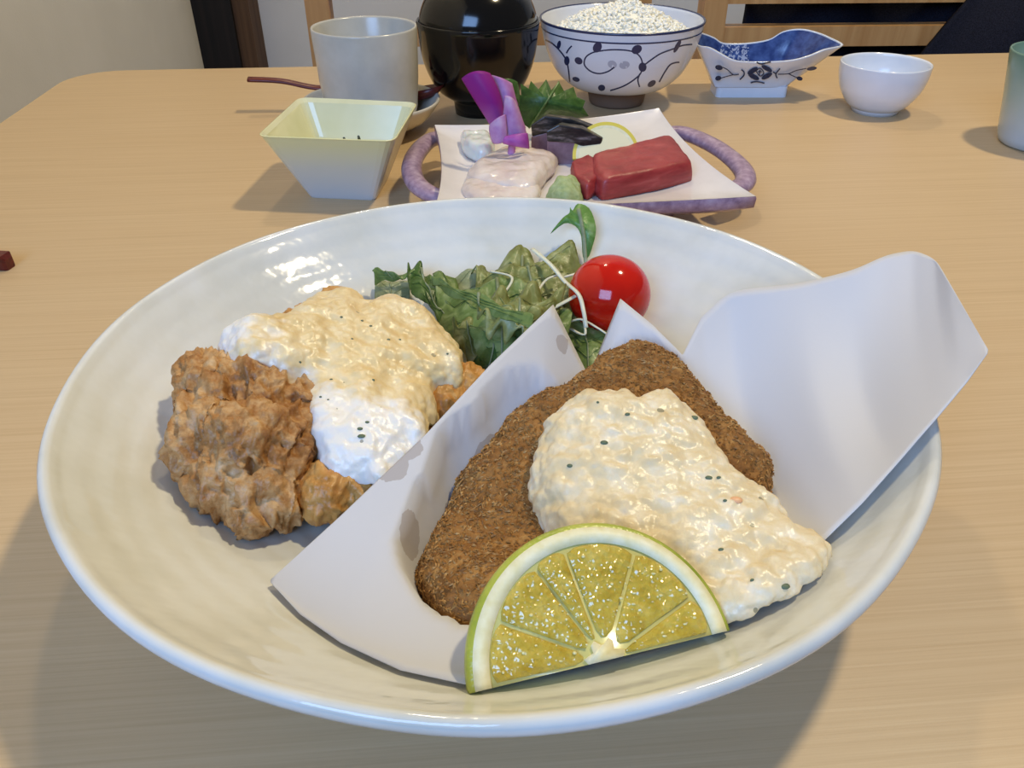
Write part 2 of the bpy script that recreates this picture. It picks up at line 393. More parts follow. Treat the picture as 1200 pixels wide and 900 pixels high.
c = m.ramp(m.math('ADD', z, m.math('MULTIPLY', m.noise(60, 2), .3)), [(.25, (212, 178, 204)), (.5, (186, 104, 176)), (.85, (152, 38, 138))]); m.color(c); m.translucent(.25, c); M_ORCH = m.m
m = Mat('orchid_petal_pink', (206, 156, 200), .5, .3); c = m.ramp(m.noise(90, 3), [(.3, (184, 112, 178)), (.55, (208, 158, 204)), (.75, (228, 204, 222))]); m.color(c); m.translucent(.25, c); M_ORCHP = m.m
M_ORCH2 = (lambda m: (m.color(m.ramp(m.noise(120, 3), [(.3, (150, 50, 142)), (.7, (184, 96, 172))])), m.m)[1])(Mat('orchid_lip', (160, 60, 150), .5))
M_RICE = Mat('cooked_rice', (248, 243, 226), .3, .5, Subsurface_Weight=.25, Subsurface_Radius=(.003, .003, .002)).m
M_PICKLE = Mat('dark_green_pickle', (66, 72, 52), .4).m

# ================================================================== setting
TZ = -0.72
struct('floor', *box(-.75, 1.9, -1.2, 1.6, TZ - .05, TZ), M_FLOOR)
struct('wall_left', *box(-.65, -.548, -.6, 1.45, TZ, 1.75), M_WALL)
struct('wall_back', *box(-.65, 1.9, 1.36, 1.45, TZ, 1.75), M_WALL)
struct('trim_1', *box(-.548, -.4515, 1.30, 1.36, TZ, 1.75), M_PILLAR2)
struct('trim_2', *box(-.5479, -.480, 1.292, 1.30, TZ, 1.75), M_PILLAR)

# table, turned a little against the camera
YAW = math.radians(4.7)
tb = thing('dining_table', 'pale beech dining table with rounded corners under all the dishes', 'table', (0, .2, TZ))
tb.rotation_euler = (0, 0, YAW)
def rrect(x0, x1, y0, y1, r, z, n=8):
    out = []
    for cx, cy, a0 in ((x1 - r, y1 - r, 0), (x0 + r, y1 - r, PI / 2), (x0 + r, y0 + r, PI), (x1 - r, y0 + r, 3 * PI / 2)):
        for i in range(n + 1): a = a0 + PI / 2 * i / n; out.append((cx + r * math.cos(a), cy + r * math.sin(a), z))
    return out
def lpart(name, root, vf, mat, smooth=False, parent=None):   # verts already local
    o = bpy.data.objects.new(name, meshdata(name, vf[0], vf[1], mat, smooth)); COL.objects.link(o); fixn(o.data); o.parent = parent or root; return o
x0, x1, y0, y1 = -.374, .95, -.43, .403
lp = [rrect(x0 + .003, x1 - .003, y0 + .003, y1 - .003, .045, .69), rrect(x0, x1, y0, y1, .048, .693), rrect(x0, x1, y0, y1, .048, .717), rrect(x0 + .003, x1 - .003, y0 + .003, y1 - .003, .045, .72)]
lpart('table_top', tb, loft(lp, (True, True)), M_TABLE)
for xx in (x0 + .06, x1 - .12):
    for yy in (y0 + .06, y1 - .12): lpart('leg', tb, box(xx, xx + .06, yy, yy + .06, 0, .69), M_CHAIR)
for yy in (y0 + .08, y1 - .10): lpart('apron', tb, box(x0 + .12, x1 - .12, yy, yy + .02, .62, .69), M_CHAIR)

def chair(label, xl, y, tr=.741):
    """back of the chair towards the far wall; xl is its left post"""
    t = thing('dining_chair', label, 'chair', (xl, y, TZ), 'wooden chairs across the table'); t.rotation_euler = (0, 0, math.radians(2.5))
    wd = .40
    for k in (0, 1):
        xx = k * (wd - .027); lpart('back_post', t, box(xx, xx + .027, 0, .03, 0, .80), M_CHAIR)
        lpart('front_leg', t, box(xx, xx + .03, -.40, -.37, 0, .40), M_CHAIR)
    lpart('seat', t, box(-.005, wd + .005, -.41, -.005, .40, .44), M_CHAIR)
    lpart('top_rail', t, box(.027, wd - .027, .004, .026, tr, .80), M_CHAIR)
    lpart('lower_rail', t, box(.027, wd - .027, .004, .026, .694, .716), M_CHAIR)
    lpart('side_rail', t, box(.004, .022, -.37, 0, .2, .225), M_CHAIR); lpart('side_rail', t, box(wd - .022, wd - .004, -.37, 0, .2, .225), M_CHAIR)
    return t
chair('wooden chair behind the grey cup and black soup bowl', -.232, .785, .7475)
chair('wooden chair behind the blue and white boat dish, dark coat on it', .2255, .785)
# coat over that chair: a back fall behind the rails and a front fall to the right
ct = thing('coat', 'dark navy coat hanging over the chair behind the small white cup', 'coat', (.45, .80, -.30))
def cloth(ctrl, amp, fr): return bez(ctrl, 30, 24, lambda u, v, q: np.array([0, amp * math.sin(u * fr + v * 2) + amp * .6 * fbm(q, 14, 3), 0]))
yb = .835
part('back_fall', ct, *cloth([[(.290, yb, .11), (.45, yb + .02, .12), (.66, yb, .11)], [(.290, yb + .01, -.1), (.45, yb + .03, -.1), (.68, yb, -.1)], [(.285, yb + .02, -.3), (.45, yb + .03, -.3), (.68, yb, -.3)]], .012, 14), M_COAT, solid=.008)
yf = .768
part('front_fall', ct, *cloth([[(.62, yb, .11), (.66, .80, .14), (.80, .80, .11)], [(.515, yf, .03), (.62, yf - .03, .04), (.80, yf, .03)], [(.43, yf - .005, -.08), (.56, yf - .04, -.08), (.80, yf, -.08)], [(.40, yf, -.3), (.56, yf - .02, -.3), (.80, yf, -.3)]], .008, 11), M_COAT, solid=.008)

# ================================================================== big plate and its food
pl = thing('serving_plate', 'large shallow white speckled ceramic plate holding the fried food', 'plate', (0, 0, 0))
wob = lambda a, z: .006 * math.sin(2 * a + .6) * z / .05 + .003 * math.sin(5 * a + 1) * z / .05 + .0015 * math.sin(11 * a) * z / .05
inn = smoothprof([(0.0001, .010), (.03, .0102), (.045, .0105), (.065, .0135), (.085, .0205), (.1, .0285), (.115, .0385), (.126, .0482)], 6)
lip = np.array([(.1272, .0497), (.1285, .0505), (.1298, .0503), (.1306, .0492), (.1305, .0475)])
outr = smoothprof([(.1300, .046), (.120, .036), (.1, .0215), (.08, .012), (.066, .0075)], 5)
v, f = lathe(list(inn) + list(lip) + list(outr) + [(.0001, .0065)], n=160, wob=wob); part('dish', pl, v, f, M_PLATE)
part('foot_ring', pl, *lathe([(.060, .0095), (.060, .001), (.0610, 0), (.0645, 0), (.0655, .001), (.0665, .0095)], n=120), M_PLATE)

# ---- cutlet footprint (the paper sags under it)
co = [(496, 712, .0175), (492, 678, .018), (505, 634, .020), (524, 590, .022), (536, 555, .024), (572, 520, .027), (592, 488, .030), (628, 462, .033), (670, 445, .036), (695, 425, .038),
      (725, 404, .040), (757, 397, .042), (790, 411, .042), (825, 450, .040), (855, 485, .038), (885, 511, .037), (906, 535, .036), (906, 563, .034), (880, 600, .031), (820, 650, .030),
      (740, 700, .030), (660, 730, .028), (600, 765, .024), (550, 760, .020), (515, 745, .018)]
co3 = np.array([P(*q) for q in co]); cb = rbf(co3)
cbase = lambda x, y: max(cb(x, y) - .0085, float(bz(x, y)) + .0026)
# ---- paper liner
cols = [  # back edge point, front edge point (px,py,z)
 ((318, 679, .0275), (317, 682, .0275)), ((400, 604, .033), (352, 722, .0285)), ((500, 508, .040), (400, 756, .0315)), ((575, 427, .045), (470, 790, .0350)),
 ((648, 357, .050), (545, 806, .0375)), ((690, 442, .026), (620, 795, .0355)), ((727, 350, .048), (700, 775, .0335)), ((765, 381, .044), (800, 735, .034)),
 ((800, 416, .040), (880, 700, .037)), ((822, 372, .047), (935, 662, .039)), ((855, 340, .053), (968, 631, .040)), ((935, 333, .058), (1010, 590, .046)),
 ((1000, 317, .064), (1050, 545, .051)), ((1038, 299, .068), (1075, 516, .055)), ((1070, 293, .0705), (1097, 491, .0585)), ((1096, 303, .072), (1118, 466, .062)), ((1112, 330, .072), (1133, 448, .0645)), ((1158, 410, .070), (1157, 414, .070))]
NV = 44; rows = []
mids = {4: .0, 5: .0, 6: .0, 7: .0, 8: .0}
for i, (bk, fr) in enumerate(cols):
    Bk, Fr = P(*bk), P(*fr); L = []
    for j in range(NV + 1):
        t = j / NV; q = Bk + (Fr - Bk) * t
        sag = {0: 0, 1: .0, 2: .002, 3: .008, 4: .016, 5: .012, 6: .020, 7: .018, 8: .015, 9: .020, 10: .022, 11: .011, 12: .013, 13: .009, 14: .006, 15: .003, 16: .001, 17: 0}[i]
        q = q - np.array([0, 0, 4 * sag * t * (1 - t) * (1 - .35 * (t - .35))])
        q[2] = max(q[2], bz(q[0], q[1]) + .0016); L.append(q)
    rows.append(np.array(L))
rows = np.array(rows); U = 10; grid = []
for i in range(len(rows) - 1):
    for t in np.linspace(0, 1, U, endpoint=False):
        q = rows[i] * (1 - t) + rows[i + 1] * t; grid.append(q)
grid.append(rows[-1]); grid = np.array(grid)
w = np.ones(len(grid))
for it in range(8):   # relax inside, leave the cut edges crisp
    g = grid.copy(); g[1:-1, 1:-1] = .5 * grid[1:-1, 1:-1] + .125 * (grid[:-2, 1:-1] + grid[2:, 1:-1] + grid[1:-1, :-2] + grid[1:-1, 2:]); grid = g
for it in range(12):   # soften the curled back edge of the right wing
    k0 = 9 * U + 3; grid[k0:-4, 0] = .5 * grid[k0:-4, 0] + .25 * (grid[k0 - 1:-5, 0] + grid[k0 + 1:-3, 0])
for q in grid.reshape(-1, 3): q[2] = max(q[2], bz(q[0], q[1]) + .0014)
OC = closedsmooth(co3[:, :2], 8)
def inside(x, y):
    a = OC; b = np.roll(OC, -1, 0); k = ((a[:, 1] > y) != (b[:, 1] > y)) & (x < (b[:, 0] - a[:, 0]) * (y - a[:, 1]) / (b[:, 1] - a[:, 1] + 1e-12) + a[:, 0]); return k.sum() % 2
for q in grid.reshape(-1, 3):
    d = np.hypot(OC[:, 0] - q[0], OC[:, 1] - q[1]).min()
    if inside(q[0], q[1]): d = 0
    if d < .005: q[2] = max(min(q[2], cbase(q[0], q[1]) - .0006 + d * 3.0), bz(q[0], q[1]) + .0010)
nu, nv = grid.shape[:2]
PV = grid.reshape(-1, 3); PF = [(i * nv + j, (i + 1) * nv + j, (i + 1) * nv + j + 1, i * nv + j + 1) for i in range(nu - 1) for j in range(nv - 1)]
m = M_PAPER; LOCP = np.array([0.03, -0.03, 0.012])
def surf_at(px, py):
    best = None
    pr = PV - CAM; zc = pr[:, 1] * CP - pr[:, 2] * SP; yc = pr[:, 1] * SP + pr[:, 2] * CP
    d = np.hypot(600 + FPX * pr[:, 0] / zc - px, 450 - FPX * yc / zc - py); return PV[d.argmin()]
nn = m.math('MULTIPLY', m.math('SUBTRACT', m.noise(140, 3), .5), .006); mask = None
for (px, py, r) in ((478, 624, .0068), (590, 545, .010), (545, 600, .007), (455, 548, .005), (483, 522, .0045), (655, 400, .003)):
    q = surf_at(px, py) - LOCP
    k = m.math('LESS_THAN', m.math('ADD', m.dist(q), nn), r); mask = k if mask is None else m.math('MAXIMUM', mask, k)
c = m.mix(m.math('MULTIPLY', mask, .55), (222, 221, 222), (170, 155, 144)); m.color(c); m.translucent(.22, c)
one('paper_liner', 'folded sheet of white greaseproof paper under the breaded cutlet', 'paper', PV, PF, m.m, loc=LOCP, solid=.00025)

# ---- breaded cutlet
cd_ = lambda p: .0009 * fbm(p, 160, 3) + .0006 * abs(fbm(p, 520, 3))
v, f = heap(co3, cbase, lambda x, y, s: .0155, nring=40, sub=8, a=7, b=.42)
v, f, N = skin(v, f, .0007, 2); v = v + N * np.array([cd_(p) for p in v])[:, None]
ck = thing('fried_cutlet', 'golden brown breadcrumbed cutlet lying on the white paper', 'cutlet', (co3[:, 0].mean(), co3[:, 1].mean(), .014))
part('crust', ck, v, f, M_CRUMB)
fl_v, fl_f = [], []
rs = np.random.RandomState(3)
fa = np.array([q for q in f if len(q) == 4 and N[q[0], 2] > -.35])
ar = np.linalg.norm(np.cross(v[fa[:, 1]] - v[fa[:, 0]], v[fa[:, 3]] - v[fa[:, 0]]), axis=1)
for k in rs.choice(len(fa), 9000, p=ar / ar.sum()):
    q = fa[k]; a, b = rs.rand(2); p = v[q[0]] + a * (v[q[1]] - v[q[0]]) + b * (v[q[3]] - v[q[0]]); n = N[q[0]]
    t = np.cross(n, rs.randn(3)); t /= np.linalg.norm(t) + 1e-9; t = t + n * rs.uniform(-.1, .55); b2 = np.cross(n, t); Lh = rs.uniform(.0005, .0013); Wd = rs.uniform(.00018, .00045)
    i0 = len(fl_v); p = p + n * .0001
    fl_v += [p - t * Lh, p + b2 * Wd, p + t * Lh, p - b2 * Wd, p + n * Wd * 1.3]
    fl_f += [(i0, i0 + 1, i0 + 4), (i0 + 1, i0 + 2, i0 + 4), (i0 + 2, i0 + 3, i0 + 4), (i0 + 3, i0, i0 + 4)]
part('breadcrumb_flakes', ck, fl_v, fl_f, M_FLAKE, smooth=False, kind='stuff')

# ---- tartar sauce on the cutlet
so = [(642, 480, .046), (660, 462, .047), (690, 457, .048), (720, 453, .048), (741, 463, .048), (772, 453, .048), (800, 466, .048), (825, 486, .046), (845, 521, .044), (872, 553, .043), (905, 577, .042), (928, 598, .041),
      (936, 614, .041), (964, 633, .0405), (975, 655, .040), (960, 684, .0395), (930, 704, .039), (890, 728, .038), (845, 730, .038), (780, 715, .036), (710, 700, .036), (655, 665, .037), (640, 622, .038), (624, 580, .040), (620, 545, .042), (628, 510, .044)]
so3 = np.array([P(*q) for q in so]); sb = rbf(so3)
sbase = lambda x, y: max(sb(x, y) - .0065, float(bz(x, y)) + .002)
def lumps(p):
    w_ = np.array(p) + .0015 * np.array(mn.turbulence_vector(Vector(np.array(p) * 200), 2, False)); d0 = mn.voronoi(Vector(w_ * 190))[0][0]; d1 = mn.voronoi(Vector(w_ * 420))[0][0]
    return .0010 * fbm(p, 110, 3) + .0016 * (.45 - min(d0, .8)) + .0006 * (.45 - min(d1, .8))
v, f = heap(so3, sbase, lambda x, y, s: .0125, nring=40, sub=8, a=5, b=.5)
v, f, N = skin(v, f, .0006, 3); v = v + N * np.array([lumps(p) for p in v])[:, None]
ts = thing('tartar_sauce', 'thick cream tartar sauce heaped on the breaded cutlet', 'sauce', (so3[:, 0].mean(), so3[:, 1].mean(), .03))
part('sauce_body', ts, v, f, M_TARTAR)
SV = v
def on_surface(V, px, py):
    pr = V - CAM; zc = pr[:, 1] * CP - pr[:, 2] * SP; yc = pr[:, 1] * SP + pr[:, 2] * CP
    d = np.hypot(600 + FPX * pr[:, 0] / zc - px, 450 - FPX * yc / zc - py); near = np.where(d < d.min() + 3)[0]
    return V[near[np.argmin(zc[near])]]
M_HERB = Mat('herb_bit', (92, 106, 80), .6).m; M_CARROT = Mat('carrot_bit', (232, 176, 128), .4).m; M_ONION = Mat('onion_bit', (238, 226, 196), .3, .4).m
def bits(root, V, lst, mat, name, sz):
    for (px, py, k) in lst:
        p = on_surface(V, px, py); part(name, root, *ico(p + np.array([0, 0, -.0001 if sz < .002 else -.0006]), np.array([sz * k, sz * .7 * k, sz * .45]), 2), mat)
bits(ts, SV, [(708, 516, 1), (816, 487, 1.1), (921, 684, 1.2), (667, 543, .8), (829, 558, .9), (842, 556, .6), (735, 483, .7), (882, 677, .5), (845, 640, .7), (848, 585, .5), (700, 470, .4)], M_HERB, 'herb_bit', .0011)
bits(ts, SV, [(866, 584, 1)], M_CARROT, 'carrot_bit', .0017)

# ---- half slice of lime
M_MEMB = Mat('lime_membrane', (206, 200, 126), .2, .5).m
A0, A1 = PB(550, 813, .0008), PB(858, 738, .0022)
lc = (A0 + A1) / 2; e = (A1 - A0); LR = np.linalg.norm(e) / 2; e /= np.linalg.norm(e)
vd = lc - CAM; vd /= np.linalg.norm(vd); nf = -(vd - (vd @ e) * e); nf /= np.linalg.norm(nf); up = np.cross(nf, e); up *= np.sign(up[2])
nf = nf * math.cos(.10) + np.array([0, 0, 0]); nf /= np.linalg.norm(nf)
TH = .008
L2 = lambda a, r, d: lc + LR * r * (math.cos(a) * e + math.sin(a) * up * 1.0) - nf * d
lm = thing('lime_slice', 'half slice of green lime leaning on the cutlet with cut face up', 'lime', lc - np.array([0, 0, .004]))
n = 64; angs = [PI * i / n for i in range(n + 1)]
def arcband(r0, r1, d0, d1, angs=angs):
    V = [L2(a, r, d) for a in angs for (r, d) in ((r0, d0), (r1, d0), (r1, d1), (r0, d1))]; F = []
    for i in range(len(angs) - 1):
        for j in range(4): F.append((4 * i + j, 4 * i + (j + 1) % 4, 4 * i + 4 + (j + 1) % 4, 4 * i + 4 + j))
    F += [(3, 2, 1, 0), tuple(4 * (len(angs) - 1) + j for j in range(4))]; return V, F
rv, rf = [], []
prof = [(.955, .0), (.985, .0003), (1.0, .0014), (1.0, TH * .5), (.98, TH * .85), (.93, TH), (.90, TH), (.90, 0.0)]
for a in angs:
    for (r, d) in prof: rv.append(L2(a, r, d))
k = len(prof)
for i in range(n):
    for j in range(k): rf.append((i * k + j, i * k + (j + 1) % k, (i + 1) * k + (j + 1) % k, (i + 1) * k + j))
rf += [tuple(range(k)), tuple(n * k + j for j in range(k))]
part('rind', lm, rv, rf, M_RIND)
part('pith', lm, *arcband(.84, .957, -.0001, TH * .95), M_PITH)
part('membrane', lm, *join(arcband(.0, .845, .0003, TH * .9)), M_MEMB)
def flesh(a0, a1, r0=.14, r1=.835):
    """one juicy segment, a rounded wedge standing a little proud of its membranes"""
    g = .011; pts = []
    am = (a0 + a1) / 2; half = (a1 - a0) / 2
    for t in np.linspace(0, 1, 9): # outer arc
        a = a0 + (a1 - a0) * t; dr = .035 * abs(2 * t - 1) ** 4; pts.append((a + (g * (1 - 2 * t)) / .8, r1 - dr))
    for r in np.linspace(r1 - .1, r0 + .08, 5): pts.append((a1 - g / max(r, .2), r))
    pts.append((am + half * .3, r0 + .02)); pts.append((am - half * .3, r0 + .02))
    for r in np.linspace(r0 + .08, r1 - .1, 5): pts.append((a0 + g / max(r, .2), r))
    P2 = np.array([(r * math.cos(a), r * math.sin(a)) for a, r in pts]); P2[:, 1] = np.maximum(P2[:, 1], .012); c = P2.mean(0); V = []; F = []; n = len(P2)
    rings = [(1.0, .003), (1.0, .0005), (.97, -.0001), (.88, -.0004), (.6, -.0006), (.3, -.0006)]
    for s, d in rings:
        for q in P2:
            x, y = c + s * (q - c); hh = .0004 * fbm((x * .03, y * .03, a0), 700, 2) if s < .99 else 0
            V.append(lc + LR * (x * e + y * up) - nf * (d + hh))
    for k in range(len(rings) - 1):
        for j in range(n): F.append((k * n + j, k * n + (j + 1) % n, (k + 1) * n + (j + 1) % n, (k + 1) * n + j))
    F.append(tuple((len(rings) - 1) * n + j for j in range(n))); return V, F
cuts = [0.02, .40, .98, 1.42, 1.82, 2.36, 3.12][::1]
cuts = [0.015, .36, 1.02, 1.70, 2.02, 2.60, 3.125]
for a0, a1 in zip(cuts[:-1], cuts[1:]): part('flesh_segment', lm, *flesh(a0, a1), M_FLESH)
cv = [L2(a, .13 + .03 * math.sin(a * 7), d) for d in (-.0004, .004) for a in np.linspace(0, PI, 14)]
part('core', lm, cv, [tuple(range(14)), tuple(range(14, 28))[::-1]] + [(i, (i + 1) % 14, 14 + (i + 1) % 14, 14 + i) for i in range(14)], M_PITH)

M_GLINT = Mat('lime_glint', (225, 215, 150), .03, 1.0).m; rs = np.random.RandomState(21); dv = []  # tiny pale droplets added to give the cut face its glints
while len(dv) < 110:
    a, r = rs.uniform(.05, PI - .05), math.sqrt(rs.uniform(.03, .66))
    if r * math.sin(a) > .05: dv.append(ico(L2(a, r, -.0006), rs.uniform(.00012, .00034) * np.array([rs.uniform(.7, 2.0), rs.uniform(.7, 1.6), 1]), 1))
part('juice_glints', lm, *join(*dv), M_GLINT, kind='stuff')

# ---- fried chicken
CH = lambda px, py, z, r: (P(px, py, z), np.array(r if hasattr(r, '__len__') else (r, r, r)))
def crust(p, k=1.0):
    p = np.array(p); q = np.array([p[0] * 1.5 + .25 * p[1], p[1] * .62 + p[2] * .25, p[2] * .75 - .2 * p[1]])
    wv = q + .004 * np.array(mn.turbulence_vector(Vector(q * 120), 2, False))
    rid = 1 - 2.4 * abs(fbm(wv, 105, 2)); rid2 = 1 - 2.4 * abs(fbm(wv + 5, 260, 2)); cell = mn.voronoi(Vector(wv * 170))[0]; flake = min(cell[1] - cell[0], .45)
    return k * (.0022 * fbm(p, 70, 2) + .0018 * rid + .0010 * rid2 + .0016 * (flake - .22) + .0004 * fbm(p, 700, 3))
def chicken(label, balls, mat, k=1.0):
    V, F, N = blob(balls, .00065, 2)
    V = V + N * np.array([crust(p, k) for p in V])[:, None]
    V[:, 2] = np.maximum(V[:, 2], bz(V[:, 0], V[:, 1]) + .0003)
    return one('fried_chicken', label, 'chicken', V, F, mat, group='fried chicken pieces under the sauce')
chicken('large craggy brown fried chicken piece at the left of the plate', [CH(252, 455, .041, (.012, .014, .010)), CH(300, 455, .042, (.015, .014, .010)), CH(265, 490, .037, (.011, .012, .013)), CH(310, 490, .037, (.012, .012, .013)), CH(280, 548, .033, .012), CH(318, 548, .032, .011), CH(250, 520, .036, .0125), CH(295, 520, .038, (.014, .014, .013)), CH(335, 515, .034, (.010, .014, .012)),
         CH(262, 565, .032, .0095), CH(300, 575, .030, (.011, .011, .010)), CH(335, 575, .026, (.008, .011, .010)), CH(288, 605, .0275, .006), CH(236, 432, .045, (.007, .008, .005)), CH(345, 470, .038, .010), CH(232, 500, .038, (.007, .009, .010))], M_CHICK, 1.0)
chicken('small golden fried chicken piece beside the paper edge', [CH(384, 578, .0255, (.0090, .0100, .009)), CH(412, 572, .0245, (.010, .010, .008)), CH(440, 560, .0235, .007)], M_CHICK2, .6)
chicken('fried chicken piece poking out between the sauce and the paper', [CH(515, 478, .024, .0105), CH(540, 455, .026, (.009, .009, .0085)), CH(490, 490, .022, .009)], M_CHICK2, .6)
chicken('fried chicken piece almost hidden beneath the cream sauce', [CH(395, 440, .030, .018), CH(445, 420, .030, .018), CH(430, 480, .026, .014), CH(360, 400, .034, .013), CH(395, 365, .036, .009)], M_CHICK2, .5)

no = [(252, 404, .051), (260, 386, .052), (298, 377, .053), (326, 371, .052), (350, 361, .048), (372, 346, .046), (410, 339, .045), (432, 352, .045), (455, 346, .045), (490, 350, .044), (515, 372, .042), (535, 395, .040), (545, 425, .038), (538, 446, .036), (515, 455, .035), (515, 475, .034),
      (505, 490, .036), (501, 517, .036), (476, 534, .0355), (448, 557, .0355), (428, 552, .036), (390, 545, .037), (370, 522, .038), (360, 490, .040), (346, 465, .042), (324, 447, .046), (300, 434, .050), (268, 426, .051)]
no3 = np.array([P(*q) for q in no]); nb = rbf(no3)
nbase = lambda x, y: nb(x, y) - .005
v, f = heap(no3, nbase, lambda x, y, s: .0125, nring=40, sub=8, a=5, b=.5, center=P(410, 440, .04)[:2])
v, f, N = skin(v, f, .0006, 3); v = v + N * np.array([.0012 * fbm(p, 110, 3) + .45 * lumps(p) for p in v])[:, None]
nt = thing('egg_tartar_sauce', 'yellow and white egg tartar sauce draped over the fried chicken', 'sauce', (no3[:, 0].mean(), no3[:, 1].mean(), .03))
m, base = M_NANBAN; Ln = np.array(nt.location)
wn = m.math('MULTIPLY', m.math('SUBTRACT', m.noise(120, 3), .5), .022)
lit_whites = None  # whitened sauce patches, partly overexposed light put into the colour
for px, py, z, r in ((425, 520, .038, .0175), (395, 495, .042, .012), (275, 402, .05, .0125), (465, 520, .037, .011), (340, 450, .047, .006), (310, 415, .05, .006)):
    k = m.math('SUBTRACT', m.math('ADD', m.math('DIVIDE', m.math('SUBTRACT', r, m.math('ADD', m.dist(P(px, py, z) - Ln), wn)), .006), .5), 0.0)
    q = m.n('ShaderNodeClamp'); m.l(k, q.inputs[0]); lit_whites = q.outputs[0] if lit_whites is None else m.math('MAXIMUM', lit_whites, q.outputs[0])
base = m.mix(lit_whites, base, (238, 232, 220))
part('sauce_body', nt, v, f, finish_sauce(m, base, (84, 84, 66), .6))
bits(nt, v, [(423, 500, 1), (425, 508, 1.4), (432, 492, .8), (435, 380, .7), (425, 373, .6), (402, 370, .6), (455, 395, .7), (470, 395, .5), (388, 442, .6), (440, 443, .6), (355, 424, .5), (525, 412, .5), (376, 462, .5), (385, 465, .4), (415, 395, .5)], M_HERB, 'herb_bit', .0009)

# ---- salad
def ruf(amp, fr, ph):
    def g(u, v, q):
        edge = max(abs(2 * u - 1), abs(2 * v - 1)) ** 2
        return np.array([.3, .5, 1]) * (amp * edge * math.sin(fr * (u + .6 * v) + ph) + amp * .9 * fbm(q + ph, 130, 3))
    return g
def net(rows, off): return [[PB(x, y, max(.001, (o if o is not None else off))) for (x, y, *rest) in r for o in [rest[0] if rest else None]] for r in rows]
GR = 'salad leaves behind the fried chicken'
def leaf(label, rows, off, mat, amp=.003, fr=9, ph=0, name='lettuce_leaf'):
    nu_, nv_ = 44, 36
    v, f = bez(net(rows, off), nu_, nv_, ruf(amp * .95, fr * 1.35, ph)); v[:, 2] = np.maximum(v[:, 2], bz(v[:, 0], v[:, 1]) + .001)
    t = thing(name, label, 'lettuce', v.mean(0) * (1, 1, 0) + (0, 0, v[:, 2].min()), GR); part('blade', t, v, f, mat, solid=.0005)
    g = v.reshape(nv_ + 1, nu_ + 1, 3); rib = g[2:-1:3, nu_ // 2] + (0, -.0004, .0006); s_ = np.linalg.norm(v.max(0) - v.min(0)) / .05
    part('rib', t, *tube(rib, np.linspace(.0006, .0002, len(rib)) * min(1.2, s_), 6), M_LET3)
    for k in (1, 2, 3):
        j = int(nv_ * k / 4); 
        for sd in (-1, 1):
            br = np.array([g[max(0, j - int(i * .5)), nu_ // 2 + sd * i] for i in range(0, nu_ // 2 - 3, 3)]) + (0, -.0003, .0005)
            part('vein', t, *tube(br, np.linspace(.0003, .00012, len(br)) * min(1.2, s_), 5), mat)
    return t
leaf('curly olive green lettuce leaf at the back left of the tomato', [[(552, 322, .010), (600, 288, .014), (690, 300, .010)], [(560, 345, .018), (620, 318, .026), (695, 330, .014)], [(575, 375, .014), (630, 365, .018), (695, 375, .010)]], .012, M_LET4, .004, 12, .3)
leaf('broad green lettuce leaf in the middle of the salad', [[(505, 330, .012), (575, 322, .022), (665, 352, .022)], [(515, 375, .018), (590, 365, .032), (675, 395, .020)], [(535, 415, .010), (585, 430, .018), (645, 435, .012)]], .02, M_LET1, .0035, 8, 1.2)
leaf('narrow dark green lettuce leaf beside the cream sauce', [[(477, 312, .012), (492, 308, .012), (505, 330, .010)], [(480, 345, .016), (505, 345, .020), (528, 358, .014)], [(520, 385, .012), (530, 390, .014), (540, 380, .010)]], .014, M_LET2, .002, 9, 2.1)
leaf('small curled green lettuce tip at the left end of the salad', [[(436, 318, .012), (450, 308, .014), (470, 326, .012)], [(440, 326, .011), (455, 320, .012), (478, 324, .012)], [(440, 332, .009), (458, 328, .010), (492, 316, .012)]], .010, M_LET1, .0008, 7, .2)
leaf('pale translucent lettuce stem at the left end of the salad', [[(440, 330, .004), (456, 326, .006), (478, 332, .004)], [(436, 345, .004), (458, 345, .010), (482, 350, .005)], [(444, 362, .003), (458, 362, .004), (478, 362, .003)]], .006, M_LET3, .0008, 5, .9)
leaf('dark green lettuce leaf hanging down to the paper edge', [[(550, 385, .014), (575, 380, .022), (620, 395, .020)], [(555, 415, .014), (580, 415, .022), (605, 425, .014)], [(553, 445, .008), (566, 446, .010), (585, 440, .008)]], .014, M_LET2, .002, 9, 3.3)
leaf('green lettuce leaf below the tomato in the gap of the paper', [[(650, 375, .010), (685, 365, .014), (715, 385, .010)], [(660, 400, .012), (690, 395, .018), (715, 410, .012)], [(665, 440, .008), (690, 445, .010), (712, 430, .008)]], .012, M_LET1, .0015, 7, 4.0)
leaf('pale lettuce heart behind the broad green leaf', [[(500, 345, .004), (520, 320, .010), (565, 318, .006)], [(515, 362, .008), (535, 345, .014), (570, 345, .010)], [(530, 385, .004), (545, 380, .008), (575, 380, .006)]], .008, M_LET3, .002, 8, 5.0)

leaf('yellowish frilled lettuce edge above the broad green leaf', [[(560, 352, .030), (600, 338, .034), (660, 345, .026)], [(565, 372, .034), (610, 362, .040), (655, 372, .028)], [(580, 392, .026), (615, 392, .030), (640, 398, .022)]], .03, M_LET4, .0035, 13, 2.6)
leaf('brownish green lettuce scrap next to the cream sauce', [[(528, 380, .018), (545, 370, .022), (566, 384, .018)], [(535, 402, .018), (550, 398, .022), (570, 405, .016)], [(545, 425, .012), (556, 425, .014), (572, 420, .010)]], .018, M_LET4, .002, 8, 1.7)
leaf('thin green lettuce strip lying across the salad', [[(505, 325, .022), (560, 345, .034), (625, 372, .036)], [(507, 330, .023), (560, 352, .035), (625, 379, .036)], [(512, 336, .022), (560, 360, .033), (622, 386, .034)]], .03, M_LET1, .0008, 10, .4)
